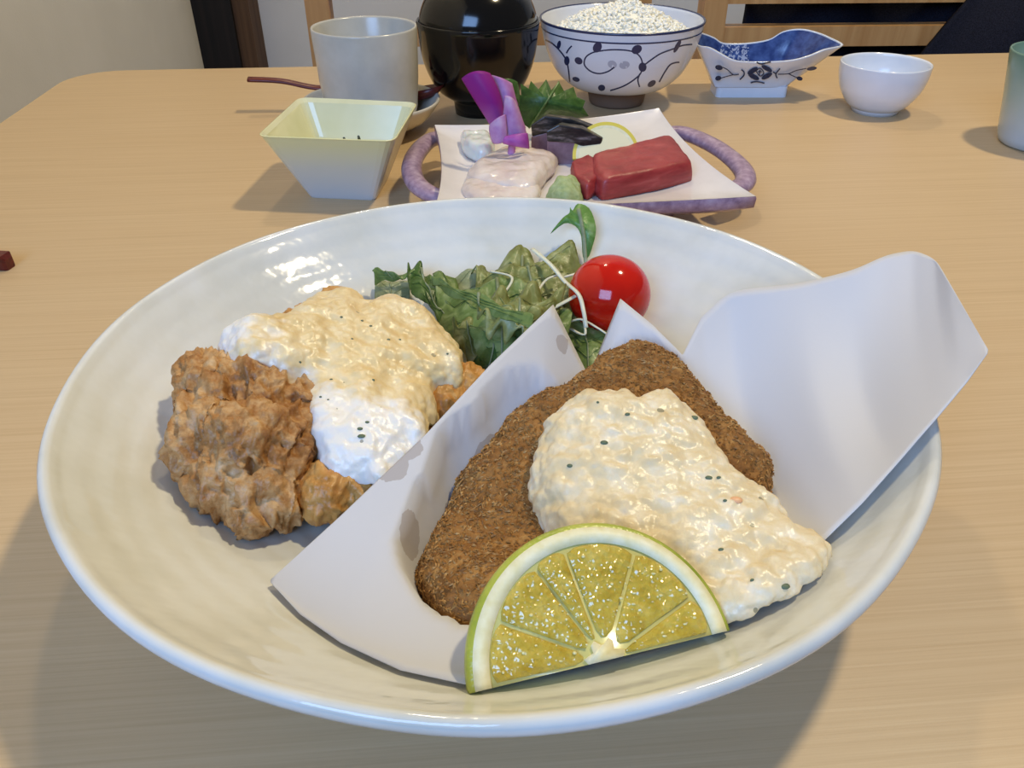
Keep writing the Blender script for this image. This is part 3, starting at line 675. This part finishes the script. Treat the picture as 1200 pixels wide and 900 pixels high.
# tomato
tr = None
for t in np.linspace(.2, .45, 800):
    q = CAM + t * ray(714, 345); zc = t; r = 48 * zc / FPX
    rr = math.hypot(q[0], q[1]); dmin = min(math.hypot(rr - pr_, q[2] - bz(pr_, 0)) for pr_ in np.linspace(rr - .02, rr + .025, 46))
    if dmin < r or q[2] < bz(q[0], q[1]): break
    tr = (q, r)
tq, trr = tr
tv, tf = ico(tq, (trr, trr, trr * .96), 5)
tm = thing('cherry_tomato', 'shiny red cherry tomato at the back of the plate', 'tomato', tq - np.array([0, 0, trr]))
part('fruit', tm, tv, tf, M_TOM)

# mizuna sprig: lobed leaf on a stem
mz = [(683, 301), (681, 277), (674, 265), (661, 262), (645, 274), (659, 256), (667, 250), (668, 243), (671, 247), (677, 239), (690, 244), (697, 260), (698, 274), (693, 293), (689, 302)]
mp3 = np.array([PB(x, y, .006 + .008 * (302 - y) / 60) for x, y in mz]); mt = thing('mizuna_sprig', 'bright green toothed mizuna sprig standing by the tomato', 'leaf', mp3[0])
def flatleaf(o3, thick, pushn):
    lo = closedsmooth(o3, 3); n = len(lo); return prism([q for q in lo], [q + np.array(pushn) * thick for q in lo])
part('blade', mt, *flatleaf(mp3, .0006, (0, -.8, .6)), M_MIZ)
part('stem', mt, *tube(smoothprof([PB(690, 330, .004), PB(686, 302, .0068), PB(684, 275, .0105), PB(678, 245, .0145)], 5), [.0009] * 16, 6), M_LET3)

# white shreds over the salad
shreds = [[(624, 292, .020), (645, 310, .024), (662, 330, .026), (678, 345, .028), (684, 365, .026), (687, 384, .022)], [(655, 322, .022), (640, 328, .026), (628, 345, .028)], [(660, 325, .022), (690, 316, .02), (705, 312, .016)],
          [(640, 365, .028), (665, 352, .026), (690, 338, .022)], [(662, 380, .018), (680, 374, .02), (700, 384, .018), (712, 392, .016)], [(668, 385, .018), (685, 392, .018), (684, 376, .02)], [(628, 345, .028), (622, 360, .028)], [(575, 318, .018), (600, 325, .026), (590, 345, .028)]]
for i, s in enumerate(shreds):
    pts = smoothprof([PB(*q) for q in s], 6); w_ = .0011 if i in (0, 3) else .0007
    lab = ['long white vegetable shred crossing in front of the tomato', 'short curled white shred on the lettuce', 'thin white shred running up to the tomato', 'straight pale shred lying left of the tomato', 'thin pale shred below the tomato', 'small looped pale shred under the tomato', 'tiny white shred on the broad lettuce leaf', 'curved pale shred on the olive lettuce leaf'][i]
    one('vegetable_shred', lab, 'vegetable', *tube(pts, w_ * np.linspace(1, .7, len(pts)), 7, flat=.5), M_SHRED, group='white shreds on the salad')

# ================================================================== dishes behind
# square bowl
ZR = .043
rc = [P(300, 160, ZR), P(462, 166, ZR), P(490, 120, ZR), P(350, 114, ZR)]; cen = sum(rc) / 4; cen[2] = 0
def sq(scale, z, r=.10, n=5):
    pts = [cen[:2] + (q[:2] - cen[:2]) * scale for q in rc]; out = []
    for i in range(4):
        p, a, b = pts[i], pts[i - 1], pts[(i + 1) % 4]
        A = p + (a - p) * r; B = p + (b - p) * r
        for t in np.linspace(0, 1, n): out.append((*((1 - t) ** 2 * A + 2 * t * (1 - t) * p + t * t * B), z))
    return out
qb = thing('square_bowl', 'square flared bowl with pale yellow glaze left of the sashimi plate', 'bowl', cen)
part('body', qb, *loft([sq(.52, .0), sq(.535, .001), sq(.76, ZR * .5), sq(.985, ZR - .001), sq(1.0, ZR), sq(.985, ZR + .0003)], (True, False)), M_SQOUT, smooth=False)
part('inner_glaze', qb, *loft([sq(.985, ZR + .0003), sq(.965, ZR - .0005), sq(.93, ZR - .002), sq(.72, ZR * .5), sq(.50, .006), sq(.47, .005)], (False, True)), M_SQIN, smooth=False)
for px, lab in ((402, 'dark pickle sliver at the left inside the square bowl'), (419, 'dark pickle sliver at the right inside the square bowl')):
    b = PY(px, 171, cen[1] + .002); b[2] = .006
    tp = PY(px + 1, 161 if px < 410 else 159, cen[1] - .008)
    one('pickle_sliver', lab, 'pickle', *tube(smoothprof([b, (b + tp) / 2 + np.array([.0015, 0, 0]), tp], 4), np.linspace(.0028, .0007, 9), 6, flat=.5), M_PICKLE, group='pickle slivers in the square bowl')

# cup on saucer with spoon
cc = np.array([-.099, .392, 0.])
sr = thing('saucer', 'cream saucer dish under the grey cup', 'saucer', cc)
part('dish', sr, *lathe(list(smoothprof([(.0001, .0075), (.026, .0077), (.040, .0125), (.0490, .0225)], 5)) + [(.0500, .0230), (.0508, .0223)] + list(smoothprof([(.0503, .0205), (.040, .008), (.028, .004)], 4)) + [(.0001, .003)], cc, 80), M_SAUCER)
part('foot_ring', sr, *lathe([(.022, .005), (.022, 0), (.0255, 0), (.027, .005)], cc, 60), M_SAUCER)
cu = thing('tea_cup', 'straight grey-white crackle glazed cup standing on a saucer', 'cup', cc + np.array([0, 0, .008]))
CZ = .0725
part('body', cu, *lathe([(.0001, .008), (.029, .008), (.0318, .010), (.0338, .017), (.0358, .038), (.0372, CZ - .001), (.0369, CZ + .0002), (.0360, CZ + .0002), (.0352, CZ - .001), (.0338, .038), (.032, .019), (.028, .013), (.0001, .012)], cc, 90, wob=lambda a, z: .004 * math.sin(3 * a + z * 60)), M_CUPGREY)
zs = .0235
sp_pts = [PY(291, 93, .436), PY(330, 95, .437), PY(378, 103, .438)]; s3 = cc + np.array([-.006, .0455, .0248]); 
hp = smoothprof([*sp_pts, cc + np.array([-.012, .0450, .0255]), cc + np.array([.018, .038, .023])], 6)
spn = thing('wooden_spoon', 'dark red lacquered spoon lying across the saucer behind the grey cup', 'spoon', hp[0])
part('handle', spn, *tube(hp, np.linspace(.0046, .0040, len(hp)), 10, flat=.42), M_REDLAC)
bc = cc + np.array([.034, .024, .0205])
part('spoon_bowl', spn, *lathe([(.0001, -.004), (.010, -.002), (.015, .003), (.0155, .0032), (.011, -.0035), (.0001, -.0055)], (0, 0, 0), 32), M_REDLAC)
o = spn.children[-1]; L = np.array(spn.location)
q = np.array([v_.co[:] for v_ in o.data.vertices]) + L
ang = -.55; q = q * (1.35, .9, 1); q = np.c_[q[:, 0] * math.cos(ang) - q[:, 1] * math.sin(ang), q[:, 0] * math.sin(ang) + q[:, 1] * math.cos(ang), q[:, 2] + .25 * q[:, 0]] + bc - L
for v_, w_ in zip(o.data.vertices, q): v_.co = w_

# black soup bowl with lid
sc_ = np.array([-.0205, .438, 0.])
sb_ = thing('soup_bowl', 'black lacquer soup bowl with domed lid beside the rice bowl', 'bowl', sc_)
part('body', sb_, *lathe(list(smoothprof([(.0001, .010), (.018, .011), (.030, .020), (.040, .040), (.0445, .066)], 5)) + [(.0452, .0688), (.0462, .069), (.0467, .068)] + list(smoothprof([(.0462, .064), (.043, .040), (.034, .020), (.022, .011)], 5)) + [(.0205, .009), (.0195, 0), (.0165, 0), (.0155, .006), (.0001, .006)], sc_, 96), M_BLACK)
lid = part('lid', sb_, *lathe(list(smoothprof([(.0448, .066), (.0435, .074), (.038, .085), (.028, .094), (.017, .098)], 6)) + [(.0172, .106), (.0165, .1065), (.015, .1055), (.013, .1), (.0001, .0995)], sc_, 96), M_BLACK)

# rice bowl
rcn = np.array([.0915, .465, 0.])
RO = list(smoothprof([(.0225, .0115), (.038, .0155), (.0505, .026), (.0580, .040), (.0620, .053), (.0645, .0645)], 8))
rb = thing('rice_bowl', 'white porcelain rice bowl with blue vine pattern and dark rim lines', 'bowl', rcn)
part('body', rb, *lathe([(.0001, .0095), (.020, .0095)] + RO + [(.0643, .0652), (.0635, .0653)] + list(smoothprof([(.0625, .064), (.0598, .052), (.055, .040), (.047, .028), (.034, .0185), (.0001, .0145)], 5)), rcn, 110), M_WHITE)
part('foot_ring', rb, *lathe([(.0245, .0125), (.0225, .002), (.021, 0), (.018, 0), (.0175, .0105)], rcn, 60), M_FOOT)
ROa = np.array(RO)
def bowl_hit(px, py, off=.00015):
    ts = np.linspace(.4, .9, 3000); Q = CAM + ts[:, None] * ray(px, py) - rcn
    rr = np.hypot(Q[:, 0], Q[:, 1]); rs_ = np.interp(Q[:, 2], ROa[:, 1], ROa[:, 0]) + off
    ok = (rr < rs_) & (Q[:, 2] > .0115) & (Q[:, 2] < .0645)
    return Q[np.argmax(ok)] + rcn if ok.any() else None
def ringband(z0, z1, off=.0002):
    zz = np.linspace(z0, z1, 4); pr = [(np.interp(z, ROa[:, 1], ROa[:, 0]) + off, z) for z in zz]; return lathe(pr, rcn, 110)
part('rim_line', rb, *lathe([(.0645, .0640), (.0648, .0648), (.0644, .0656), (.0636, .0657), (.0630, .0650)], rcn, 110), M_COBALT)
part('lower_rim_line', rb, *ringband(.0583, .0594), M_COBALT)
part('foot_line', rb, *ringband(.0146, .0152), M_COBALT)
cr = lambda X, Y: (600 + X / 4, Y / 4)
def vine(pts, wd=1.6):
    sm = smoothprof(pts, 5); n = len(sm); V, F = [], []
    for i in range(n):
        t = sm[min(i + 1, n - 1)] - sm[max(i - 1, 0)]; t /= np.linalg.norm(t) + 1e-9; s = np.array([-t[1], t[0]]) * wd * 4 * .55
        a, b = bowl_hit(*cr(*(sm[i] + s))), bowl_hit(*cr(*(sm[i] - s)))
        if a is None or b is None: continue
        V += [a, b]
    F = [(2 * i, 2 * i + 1, 2 * i + 3, 2 * i + 2) for i in range(len(V) // 2 - 1)]; return V, F
def dab(x, y, rx, ry, rot=0):
    V = []; c = bowl_hit(*cr(x, y))
    for i in range(14):
        a = 2 * PI * i / 14; u, w = rx * math.cos(a), ry * math.sin(a)
        q = bowl_hit(*cr(x + u * math.cos(rot) - w * math.sin(rot), y + u * math.sin(rot) + w * math.cos(rot)))
        V.append(q if q is not None else c)
    return [c] + V, [(0, 1 + i, 1 + (i + 1) % 14) for i in range(14)]
vines = [[(150, 185), (190, 205), (230, 245), (255, 285), (265, 330), (270, 385)], [(255, 250), (265, 232), (280, 215)], [(480, 315), (450, 335), (410, 345), (370, 335), (340, 305), (345, 270), (375, 248), (420, 238), (480, 233), (550, 238), (590, 255), (610, 290), (605, 340), (570, 375), (520, 405), (460, 425)],
         [(620, 305), (660, 275), (700, 250), (760, 228), (800, 213), (845, 208)], [(600, 345), (590, 375), (598, 408)], [(690, 385), (715, 340), (740, 305), (765, 294), (785, 292)]]
dabs = [(400, 222, 20, 26, .5), (585, 232, 26, 20, -.6), (612, 315, 19, 22), (257, 285, 13, 22), (312, 285, 20, 16, .6), (420, 412, 17, 15), (300, 372, 18, 11, .3), (655, 392, 22, 13, -.6), (775, 217, 10, 34, .5), (220, 210, 9, 20, .2)]
vf = join(*[vine(q) for q in vines], *[dab(*q) for q in dabs])
vv = np.array(vf[0]); part('vine_print', rb, vv, vf[1], M_COBALT, label='blue painted vine with round leaves')
part('vine_print', rb, (vv - rcn) * (-1, -1, 1) + rcn, vf[1], M_COBALT)
fv = join(dab(470, 302, 22, 18, .4), dab(527, 305, 25, 18, -.2)); part('faint_print', rb, *fv, M_FAINT)
# rice
rm_v, rm_f = [], []
rs = np.random.RandomState(11)
rice_top = lambda r, a: .054 + .019 * max(0, 1 - (r / .054) ** 2) + .006 * math.exp(-((r * math.cos(a) - .006) ** 2 + (r * math.sin(a)) ** 2) / .00012) + .0015 * fbm((r * math.cos(a), r * math.sin(a), .3), 90, 2)
mound_v = [(rcn[0], rcn[1], rice_top(0, 0) - .001)]; mound_f = []
for i in range(1, 15):
    r = .0575 * i / 14
    for j in range(40): a = 2 * PI * j / 40; mound_v.append((rcn[0] + r * math.cos(a), rcn[1] + r * math.sin(a), rice_top(r, a) - .001 if i < 14 else .050))
for j in range(40): mound_f.append((0, 1 + j, 1 + (j + 1) % 40))
for i in range(13):
    for j in range(40): A = 1 + i * 40; mound_f.append((A + j, A + 40 + j, A + 40 + (j + 1) % 40, A + (j + 1) % 40))
gv, gf = ico((0, 0, 0), (1, 1, 1), 1); gv = np.array(gv)
Vs, Fs = [np.array(mound_v)], list(mound_f); k = len(mound_v)
for i in range(1500):
    r = .056 * math.sqrt(rs.rand()); a = rs.rand() * 2 * PI; p = np.array([rcn[0] + r * math.cos(a), rcn[1] + r * math.sin(a), rice_top(r, a)])
    ax = np.array(Matrix.Rotation(rs.rand() * 6.28, 3, 'Z') @ Matrix.Rotation(rs.uniform(-.6, .6), 3, 'Y'))
    Vs.append((gv * (.0030, .0013, .0012)) @ ax.T + p); Fs += [tuple(j + k for j in q) for q in gf]; k += len(gv)
one('rice', 'mound of white cooked rice in the blue patterned bowl', 'rice', np.vstack(Vs), Fs, M_RICE, loc=rcn + np.array([0, 0, .05]), kind='stuff')

# boat shaped dish with a spout
bt0 = np.array([.2085, .493, 0.])
def ctrl_rim():
    # plan (x,y) and z going round: front-left corner, along the front, spout, along the back
    return [(.1520, .461, .0450), (.161, .458, .0438), (.171, .4565, .0392), (.183, .4555, .0345), (.205, .4555, .0335), (.228, .4565, .0345), (.243, .459, .0375), (.256, .463, .0415), (.2735, .474, .0425),
            (.269, .492, .0445), (.262, .508, .0458), (.251, .517, .0465), (.238, .520, .0440), (.226, .520, .0375), (.205, .520, .0345), (.186, .519, .0350), (.177, .518, .0395), (.167, .517, .0430), (.1575, .512, .0455), (.1535, .488, .0455)]
rim = np.array(ctrl_rim()); nR = len(rim)
bx0, bx1, by0, by1 = .1755, .2395, .478, .508
base_pts = []
for (x, y, z) in rim:
    bx = np.clip(bx0 + (x - .157) / (.263 - .157) * (bx1 - bx0), bx0, bx1); by = np.clip(by0 + (y - .4575) / (.519 - .4575) * (by1 - by0), by0, by1); base_pts.append((bx, by))
base_pts = np.array(base_pts)
def bl(t, zf=None, off=0, sub=4):
    L = [(*(base_pts[i] * (1 - t) + rim[i, :2] * t), (.009 * (1 - t) + rim[i, 2] * t) if zf is None else zf) for i in range(nR)]
    L = closedsmooth(L, sub) if t > .9 else np.array([(1 - q) * np.array(L[i]) + q * np.array(L[(i + 1) % nR]) for i in range(nR) for q in np.linspace(0, 1, sub, endpoint=False)])
    c = L.mean(0); d = L[:, :2] - c[:2]; d = d / np.linalg.norm(d, axis=1, keepdims=True); L = L.copy(); L[:, :2] -= d * off; return L
bo = thing('boat_dish', 'white boat shaped dish with blue inside and flower print', 'dish', bt0)
o_ = bl(1.0); i_ = bl(1.0, off=.0018)
part('body', bo, *loft([bl(0, .0085), bl(0, .009), bl(.5), bl(.97), o_ + (0, 0, .0004), i_ + (0, 0, .0005), i_ - (0, 0, .0006)], (True, False)), M_WHITE)
part('inner_glaze', bo, *loft([i_ - (0, 0, .0006), bl(.6, off=.002), bl(.15, off=.002), bl(.05, .0115, off=.003)], (False, True)), M_BOATIN)
part('foot', bo, *loft([rrect(bx0 + .002, bx1 - .002, by0 + .001, by1 - .001, .004, z) for z in (0, .0088)], (True, True)), M_WHITE, smooth=False)
pA = np.array([.207, .478, .009]); pB_ = np.array([.207, .4555, .0335]); nrm = np.cross((1, 0, 0), pB_ - pA); nrm /= np.linalg.norm(nrm); nrm *= -np.sign(nrm[1])
cb_ = lambda X, Y: PPL(800 + X / 6, 20 + Y / 6, pA, nrm, .0007)
def poly(pts): return [cb_(*q) for q in pts], [tuple(range(len(pts)))]
def ell(x, y, rx, ry, rot=0, n=14): return poly([(x + rx * math.cos(a) * math.cos(rot) - ry * math.sin(a) * math.sin(rot), y + rx * math.cos(a) * math.sin(rot) + ry * math.sin(a) * math.cos(rot)) for a in [2 * PI * i / n for i in range(n)]])
def strk(pts, w):
    sm = smoothprof(pts, 5); V = []
    for i in range(len(sm)):
        t = sm[min(i + 1, len(sm) - 1)] - sm[max(i - 1, 0)]; t /= np.linalg.norm(t) + 1e-9; s = np.array([-t[1], t[0]]) * w / 2; V += [cb_(*(sm[i] + s)), cb_(*(sm[i] - s))]
    return V, [(2 * i, 2 * i + 1, 2 * i + 3, 2 * i + 2) for i in range(len(sm) - 1)]
pr = join(ell(492, 378, 42, 17, -.55), ell(592, 362, 42, 16, .5), ell(500, 420, 42, 17, .45), ell(592, 415, 42, 17, -.5), strk([(515, 378), (545, 360), (570, 392), (545, 415), (515, 380)], 7), strk([(528, 385), (558, 385)], 7), strk([(545, 370), (540, 405)], 7),
          strk([(520, 318), (550, 330), (575, 325), (620, 315)], 10), strk([(478, 462), (505, 455), (540, 457), (575, 465)], 9), strk([(412, 370), (430, 385), (430, 410), (402, 440)], 9), strk([(395, 402), (355, 405), (315, 370), (280, 352)], 7), strk([(355, 405), (300, 420), (260, 432)], 7), ell(255, 355, 27, 18, .2), ell(250, 430, 22, 17, -.3),
          strk([(685, 362), (655, 400), (665, 430)], 9), strk([(635, 385), (660, 402)], 9), strk([(670, 402), (745, 398), (800, 375), (870, 362)], 7), strk([(745, 398), (790, 420), (825, 428)], 7), ell(908, 362, 36, 14, -.15), ell(822, 432, 22, 15, .2))
part('flower_print', bo, *pr, M_COBALT, smooth=False, label='blue printed flower emblem with sprigs')

# small round white cup
wc = np.array([.2965, .440, 0.])
wcp = thing('small_cup', 'small rounded white porcelain cup at the back right', 'cup', wc)
part('body', wcp, *lathe(list(smoothprof([(.0185, .003), (.0235, .007), (.0300, .017), (.0332, .028), (.0338, .0368)], 6)) + [(.0335, .0375), (.0328, .0374)] + list(smoothprof([(.0322, .036), (.031, .026), (.027, .015), (.018, .008), (.0001, .007)], 5)), wc, 80, wob=lambda a, z: .015 * math.sin(2 * a + .8) * z / .037), M_WHITE)
part('foot_ring', wcp, *lathe([(.0001, .004), (.014, .004), (.015, 0), (.0175, 0), (.0187, .0035)], wc, 50), M_WHITE)

# celadon cup at the right edge
gc = np.array([.386, .357, 0.])
gcp = thing('celadon_cup', 'pale green celadon cup cut off by the right edge', 'cup', gc)
part('body', gcp, *lathe([(.0001, .0015), (.024, .0015), (.0265, 0), (.0285, .0015), (.0302, .006), (.034, .03), (.0395, .0615), (.0392, .0625), (.0383, .0626), (.0375, .0618), (.032, .03), (.0275, .009), (.0001, .006)], gc, 80), M_CELADON)

# chopstick end at the left edge
ce = P(11, 306, .004); cdv = np.array([-.93, .12, 0]); cdv /= np.linalg.norm(cdv); sdv = np.array([-cdv[1], cdv[0], 0])
def csec(t, w): c = ce + cdv * t + np.array([0, 0, 0]); return [(*(c[:2] + sdv[:2] * a), zz) for a, zz in ((-w, .0006), (-w + .0006, 0), (w - .0006, 0), (w, .0006), (w, 2 * w - .0006), (w - .0006, 2 * w), (-w + .0006, 2 * w), (-w, 2 * w - .0006))]
one('chopstick', 'end of a dark red lacquered chopstick at the left edge', 'chopstick', *loft([csec(0, .0028), csec(.0012, .0040), csec(.06, .0042), csec(.21, .0025)], (True, True)), M_REDLAC, smooth=False)

# ================================================================== sashimi plate
SZ = .028
sc4 = [np.array([*P(509, 151, SZ)[:2]]), np.array([-.034, .163]), np.array([*P(886, 236, SZ)[:2]]), np.array([*P(772, 131, SZ)[:2]])]   # LB, LF, RF, RB
scen = sum(sc4) / 4
def sp4(scale, z, bow=.05, n=12):
    out = []
    for i in range(4):
        a, b = sc4[i], sc4[(i + 1) % 4]; mid = (a + b) / 2; inw = scen - mid
        for t in np.linspace(0, 1, n, endpoint=False):
            q = a + (b - a) * t + inw * bow * 4 * t * (1 - t); q = scen + (q - scen) * scale
            lift = .0025 * (abs(2 * t - 1) ** 2) * (scale ** 4)
            out.append((q[0], q[1], z + lift))
    return out
sp = thing('sashimi_plate', 'square white plate with purple underside and two loop handles', 'plate', (*scen, 0))
part('top_glaze', sp, *loft([sp4(.995, SZ + .0002), sp4(.97, SZ - .001), sp4(.8, SZ - .004), sp4(.4, SZ - .0055), sp4(.02, SZ - .0058)], (False, True)), M_SASH)
part('underside', sp, *loft([sp4(.995, SZ + .0001), sp4(1.0, SZ - .001), sp4(.995, SZ - .006), sp4(.85, SZ - .0115), sp4(.62, SZ - .017), sp4(.55, .002), sp4(.53, 0)], (False, True)), M_PURPLE)
def handle(px):
    pts = smoothprof([P(*q) for q in px], 6); part('handle', sp, *tube(pts, .0062, 12, flat=.7), M_PURPLE)
handle([(530, 160, .018), (503, 165, .02), (484, 188, .02), (486, 212, .018), (506, 228, .016), (540, 236, .014)])
handle([(775, 158, .019), (800, 156, .021), (838, 172, .021), (868, 196, .020), (872, 215, .018), (845, 228, .016)])

SP_ = SZ - .0035
def slab(name, label, cat, px, zb, T, mat, a=8, b=.4, amp=.0006, group=None, sharp=False, **k):
    o3 = np.array([P(x, y, z) for x, y, z in px]); 
    v, f = heap(o3, lambda x, y: zb, lambda x, y, s: T, nring=30, sub=8, a=a, b=b, disp=lambda p: amp * fbm(p, 120, 3), sharp=sharp); return one(name, label, cat, v, f, mat, group=group, **k)
G = 'sashimi slices on the square plate'
slab('tuna_slice', 'large deep red tuna slice on the right of the sashimi plate', 'sashimi', [(692, 186, SP_ + .008), (740, 170, SP_ + .010), (788, 158, SP_ + .010), (806, 190, SP_ + .006), (812, 206, SP_ + .003), (765, 220, SP_ + .002), (705, 231, SP_ + .002), (692, 215, SP_ + .004)], SP_, .0125, M_TUNA, a=14, b=.35, sharp=True, group=G)
slab('tuna_slice', 'narrow red tuna slice tucked against the wasabi', 'sashimi', [(668, 190, SP_ + .008), (690, 176, SP_ + .010), (700, 190, SP_ + .008), (702, 222, SP_ + .002), (688, 232, SP_ + .001), (672, 222, SP_ + .002)], SP_, .0095, M_TUNA, a=14, b=.35, sharp=True, group=G)
slab('white_fish_slice', 'pale pink white fish slice in front of the orchid', 'sashimi', [(556, 185, SP_ + .008), (590, 165, SP_ + .010), (636, 170, SP_ + .009), (654, 182, SP_ + .006), (640, 205, SP_ + .004), (620, 228, SP_ + .002), (580, 226, SP_ + .002), (548, 212, SP_ + .003)], SP_, .010, M_FISH, a=5, amp=.001, group=G)
slab('white_fish_slice', 'pale white fish slice lying lowest beside the plate rim', 'sashimi', [(545, 208, SP_ + .004), (580, 205, SP_ + .004), (630, 212, SP_ + .004), (625, 238, SP_), (575, 245, SP_), (545, 232, SP_)], SP_, .006, M_FISH, a=5, amp=.001, group=G)
slab('squid_slice', 'clear white slice standing left of the orchid', 'sashimi', [(540, 160, SP_ + .004), (556, 146, SP_ + .012), (574, 146, SP_ + .012), (580, 172, SP_ + .006), (566, 184, SP_ + .003), (546, 180, SP_ + .002)], SP_, .010, M_SQUID, a=5, amp=.001, group=G)
# seared bonito: flesh with charred skin
def bonito(label, px, ysh, skin):
    n_ = len(px); fr = np.array([PY(x, y, ysh) for x, y in px]); back = fr + np.array([.002, .0055, -.0005])
    t = thing('seared_bonito_slice', label, 'sashimi', (fr[:, 0].mean(), ysh, SP_), G)
    part('flesh', t, *prism(list(fr), list(back)), M_BONITO, smooth=False)
    for q in t.children: bv = q.modifiers.new('bevel', 'BEVEL'); bv.width = .0008; bv.segments = 2
    top = np.array([PY(x, y, ysh - .0012) for x, y in skin]); tb_ = top + np.array([.002, .0065, -.0005])
    k = part('charred_skin', t, *prism(list(top), list(tb_)), M_SKIN, smooth=False); bv = k.modifiers.new('bevel', 'BEVEL'); bv.width = .0007; bv.segments = 2
bonito('seared bonito slice with black skin beside the lemon slice', [(641, 164), (670, 163), (698, 178), (690, 200), (662, 222), (640, 200)], .252, [(640, 154), (655, 146), (680, 150), (706, 162), (702, 180), (672, 168), (641, 166)])
bonito('seared bonito slice with black skin behind the first one', [(622, 160), (650, 152), (690, 166), (680, 200), (640, 205), (622, 190)], .266, [(622, 147), (638, 136), (668, 139), (702, 152), (694, 168), (650, 154), (623, 160)])
wv, wf = heap([P(640, 236, SP_), P(645, 212, SP_ + .006), P(658, 196, SP_ + .013), P(676, 203, SP_ + .009), P(684, 222, SP_ + .003), P(680, 240, SP_), P(660, 246, SP_)], lambda x, y: SP_, lambda x, y, s: .012, 24, a=2.2, b=.8, disp=lambda p: .0012 * fbm(p, 150, 3))
one('wasabi', 'small green lump of wasabi in front of the tuna', 'wasabi', wv, wf, M_WASABI)
# lemon slice behind the tuna
lq = thing('lemon_slice', 'thin yellow lemon slice leaning behind the red tuna', 'lemon', PY(708, 190, .247))
def disc(r0, r1, th):
    V, F = [], []; c = PY(710, 182, .247); ax = np.array([1, .0, .12]); ax /= np.linalg.norm(ax); up2 = np.array([-.1, .55, .83]); up2 /= np.linalg.norm(up2); nn_ = np.cross(ax, up2)
    for i in range(41):
        a = PI * i / 40
        for r in (r0, r1):
            for d in (0, th): V.append(c + r * (math.cos(a) * ax + math.sin(a) * up2) - nn_ * d)
    for i in range(40):
        for A, B in ((0, 1), (1, 3), (3, 2), (2, 0)): F.append((4 * i + A, 4 * i + B, 4 * i + 4 + B, 4 * i + 4 + A))
    return V, F
part('flesh', lq, *disc(.0001, .0158, .003), M_LEMFLESH, smooth=False); part('pith', lq, *disc(.0158, .0175, .003), M_PITH, smooth=False); part('rind', lq, *disc(.0175, .0195, .003), M_LEMRIND, smooth=False)
# shiso leaf
sh = [(606, 140), (601, 128), (606, 120), (603, 110), (611, 112), (610, 98), (619, 105), (622, 95), (631, 105), (640, 93), (646, 106), (655, 96), (661, 107), (672, 102), (676, 114), (686, 118), (683, 126), (690, 136), (676, 138), (645, 138), (620, 150)]
s3_ = np.array([PY(x, y, .290 + .012 * math.sin((x - 600) / 28)) for x, y in sh]); sf = [tuple(range(len(sh)))]
st_ = thing('shiso_leaf', 'green serrated shiso leaf standing behind the bonito', 'leaf', (s3_[:, 0].mean(), .29, SZ))
cen3 = s3_.mean(0) + np.array([0, -.003, 0])
lv = [cen3] + [q for q in s3_]; lf = [(0, 1 + i, 1 + (i + 1) % len(s3_)) for i in range(len(s3_))]
part('blade', st_, lv, lf, M_SHISO, solid=.0006, smooth=True)
part('midrib', st_, *tube(smoothprof([s3_[-1], cen3 + (0, -.001, 0), s3_[11]], 5), .0006, 6), M_LET1)
# orchid
oc = thing('orchid_flower', 'magenta and pink orchid flower standing on the sashimi plate', 'flower', (*P(597, 195, SZ + .006)[:2], SZ + .004))
Y0 = .240
def petal(net_, mat=M_ORCH): part('petal', oc, *bez([[PY(x, y, Y0 + d) for x, y, d in r] for r in net_], 18, 18), mat, solid=.0006)
petal_p = lambda n_: petal(n_, M_ORCHP)
petal([[(541, 92, .004), (556, 78, -.004), (574, 86, .004)], [(552, 112, 0), (572, 106, -.010), (586, 104, .002)], [(566, 132, 0), (586, 126, -.010), (592, 128, 0)], [(574, 146, .002), (584, 146, -.004), (590, 146, .002)]])
petal_p([[(576, 88, .010), (588, 90, .004), (600, 98, .010)], [(584, 110, .006), (600, 108, -.002), (604, 116, .008)], [(588, 135, .004), (604, 132, -.004), (610, 136, .006)], [(590, 160, .002), (606, 160, -.002), (616, 150, .004)]])
petal_p([[(592, 112, -.004), (600, 112, -.008), (604, 120, -.002)], [(590, 132, -.006), (604, 132, -.013), (612, 138, -.004)], [(588, 152, -.006), (606, 156, -.014), (618, 158, -.004)], [(588, 162, -.004), (604, 170, -.010), (620, 172, -.004)]])
petal_p([[(574, 146, -.008), (584, 136, -.012), (592, 134, -.008)], [(572, 156, -.008), (584, 156, -.017), (594, 150, -.010)], [(578, 168, -.008), (586, 170, -.014), (594, 164, -.010)]])
petal([[(586, 162, -.010), (604, 156, -.014), (618, 156, -.008)], [(588, 166, -.012), (606, 164, -.020), (620, 168, -.010)], [(590, 168, -.010), (606, 172, -.016), (620, 174, -.008)]], M_ORCH2)
part('stem', oc, *tube(smoothprof([PY(598, 150, Y0), PY(600, 170, Y0), P(597, 195, SZ)], 5), .0022, 8), M_ORCHP)
part('bud_leaf', oc, *bez([[PY(582, 96, Y0 + .016), PY(594, 88, Y0 + .012), PY(606, 96, Y0 + .018)], [PY(590, 104, Y0 + .014), PY(602, 96, Y0 + .010), PY(610, 110, Y0 + .018)], [PY(598, 118, Y0 + .014), PY(606, 112, Y0 + .012), PY(608, 124, Y0 + .018)]], 10, 10), M_SHISO, solid=.0006)
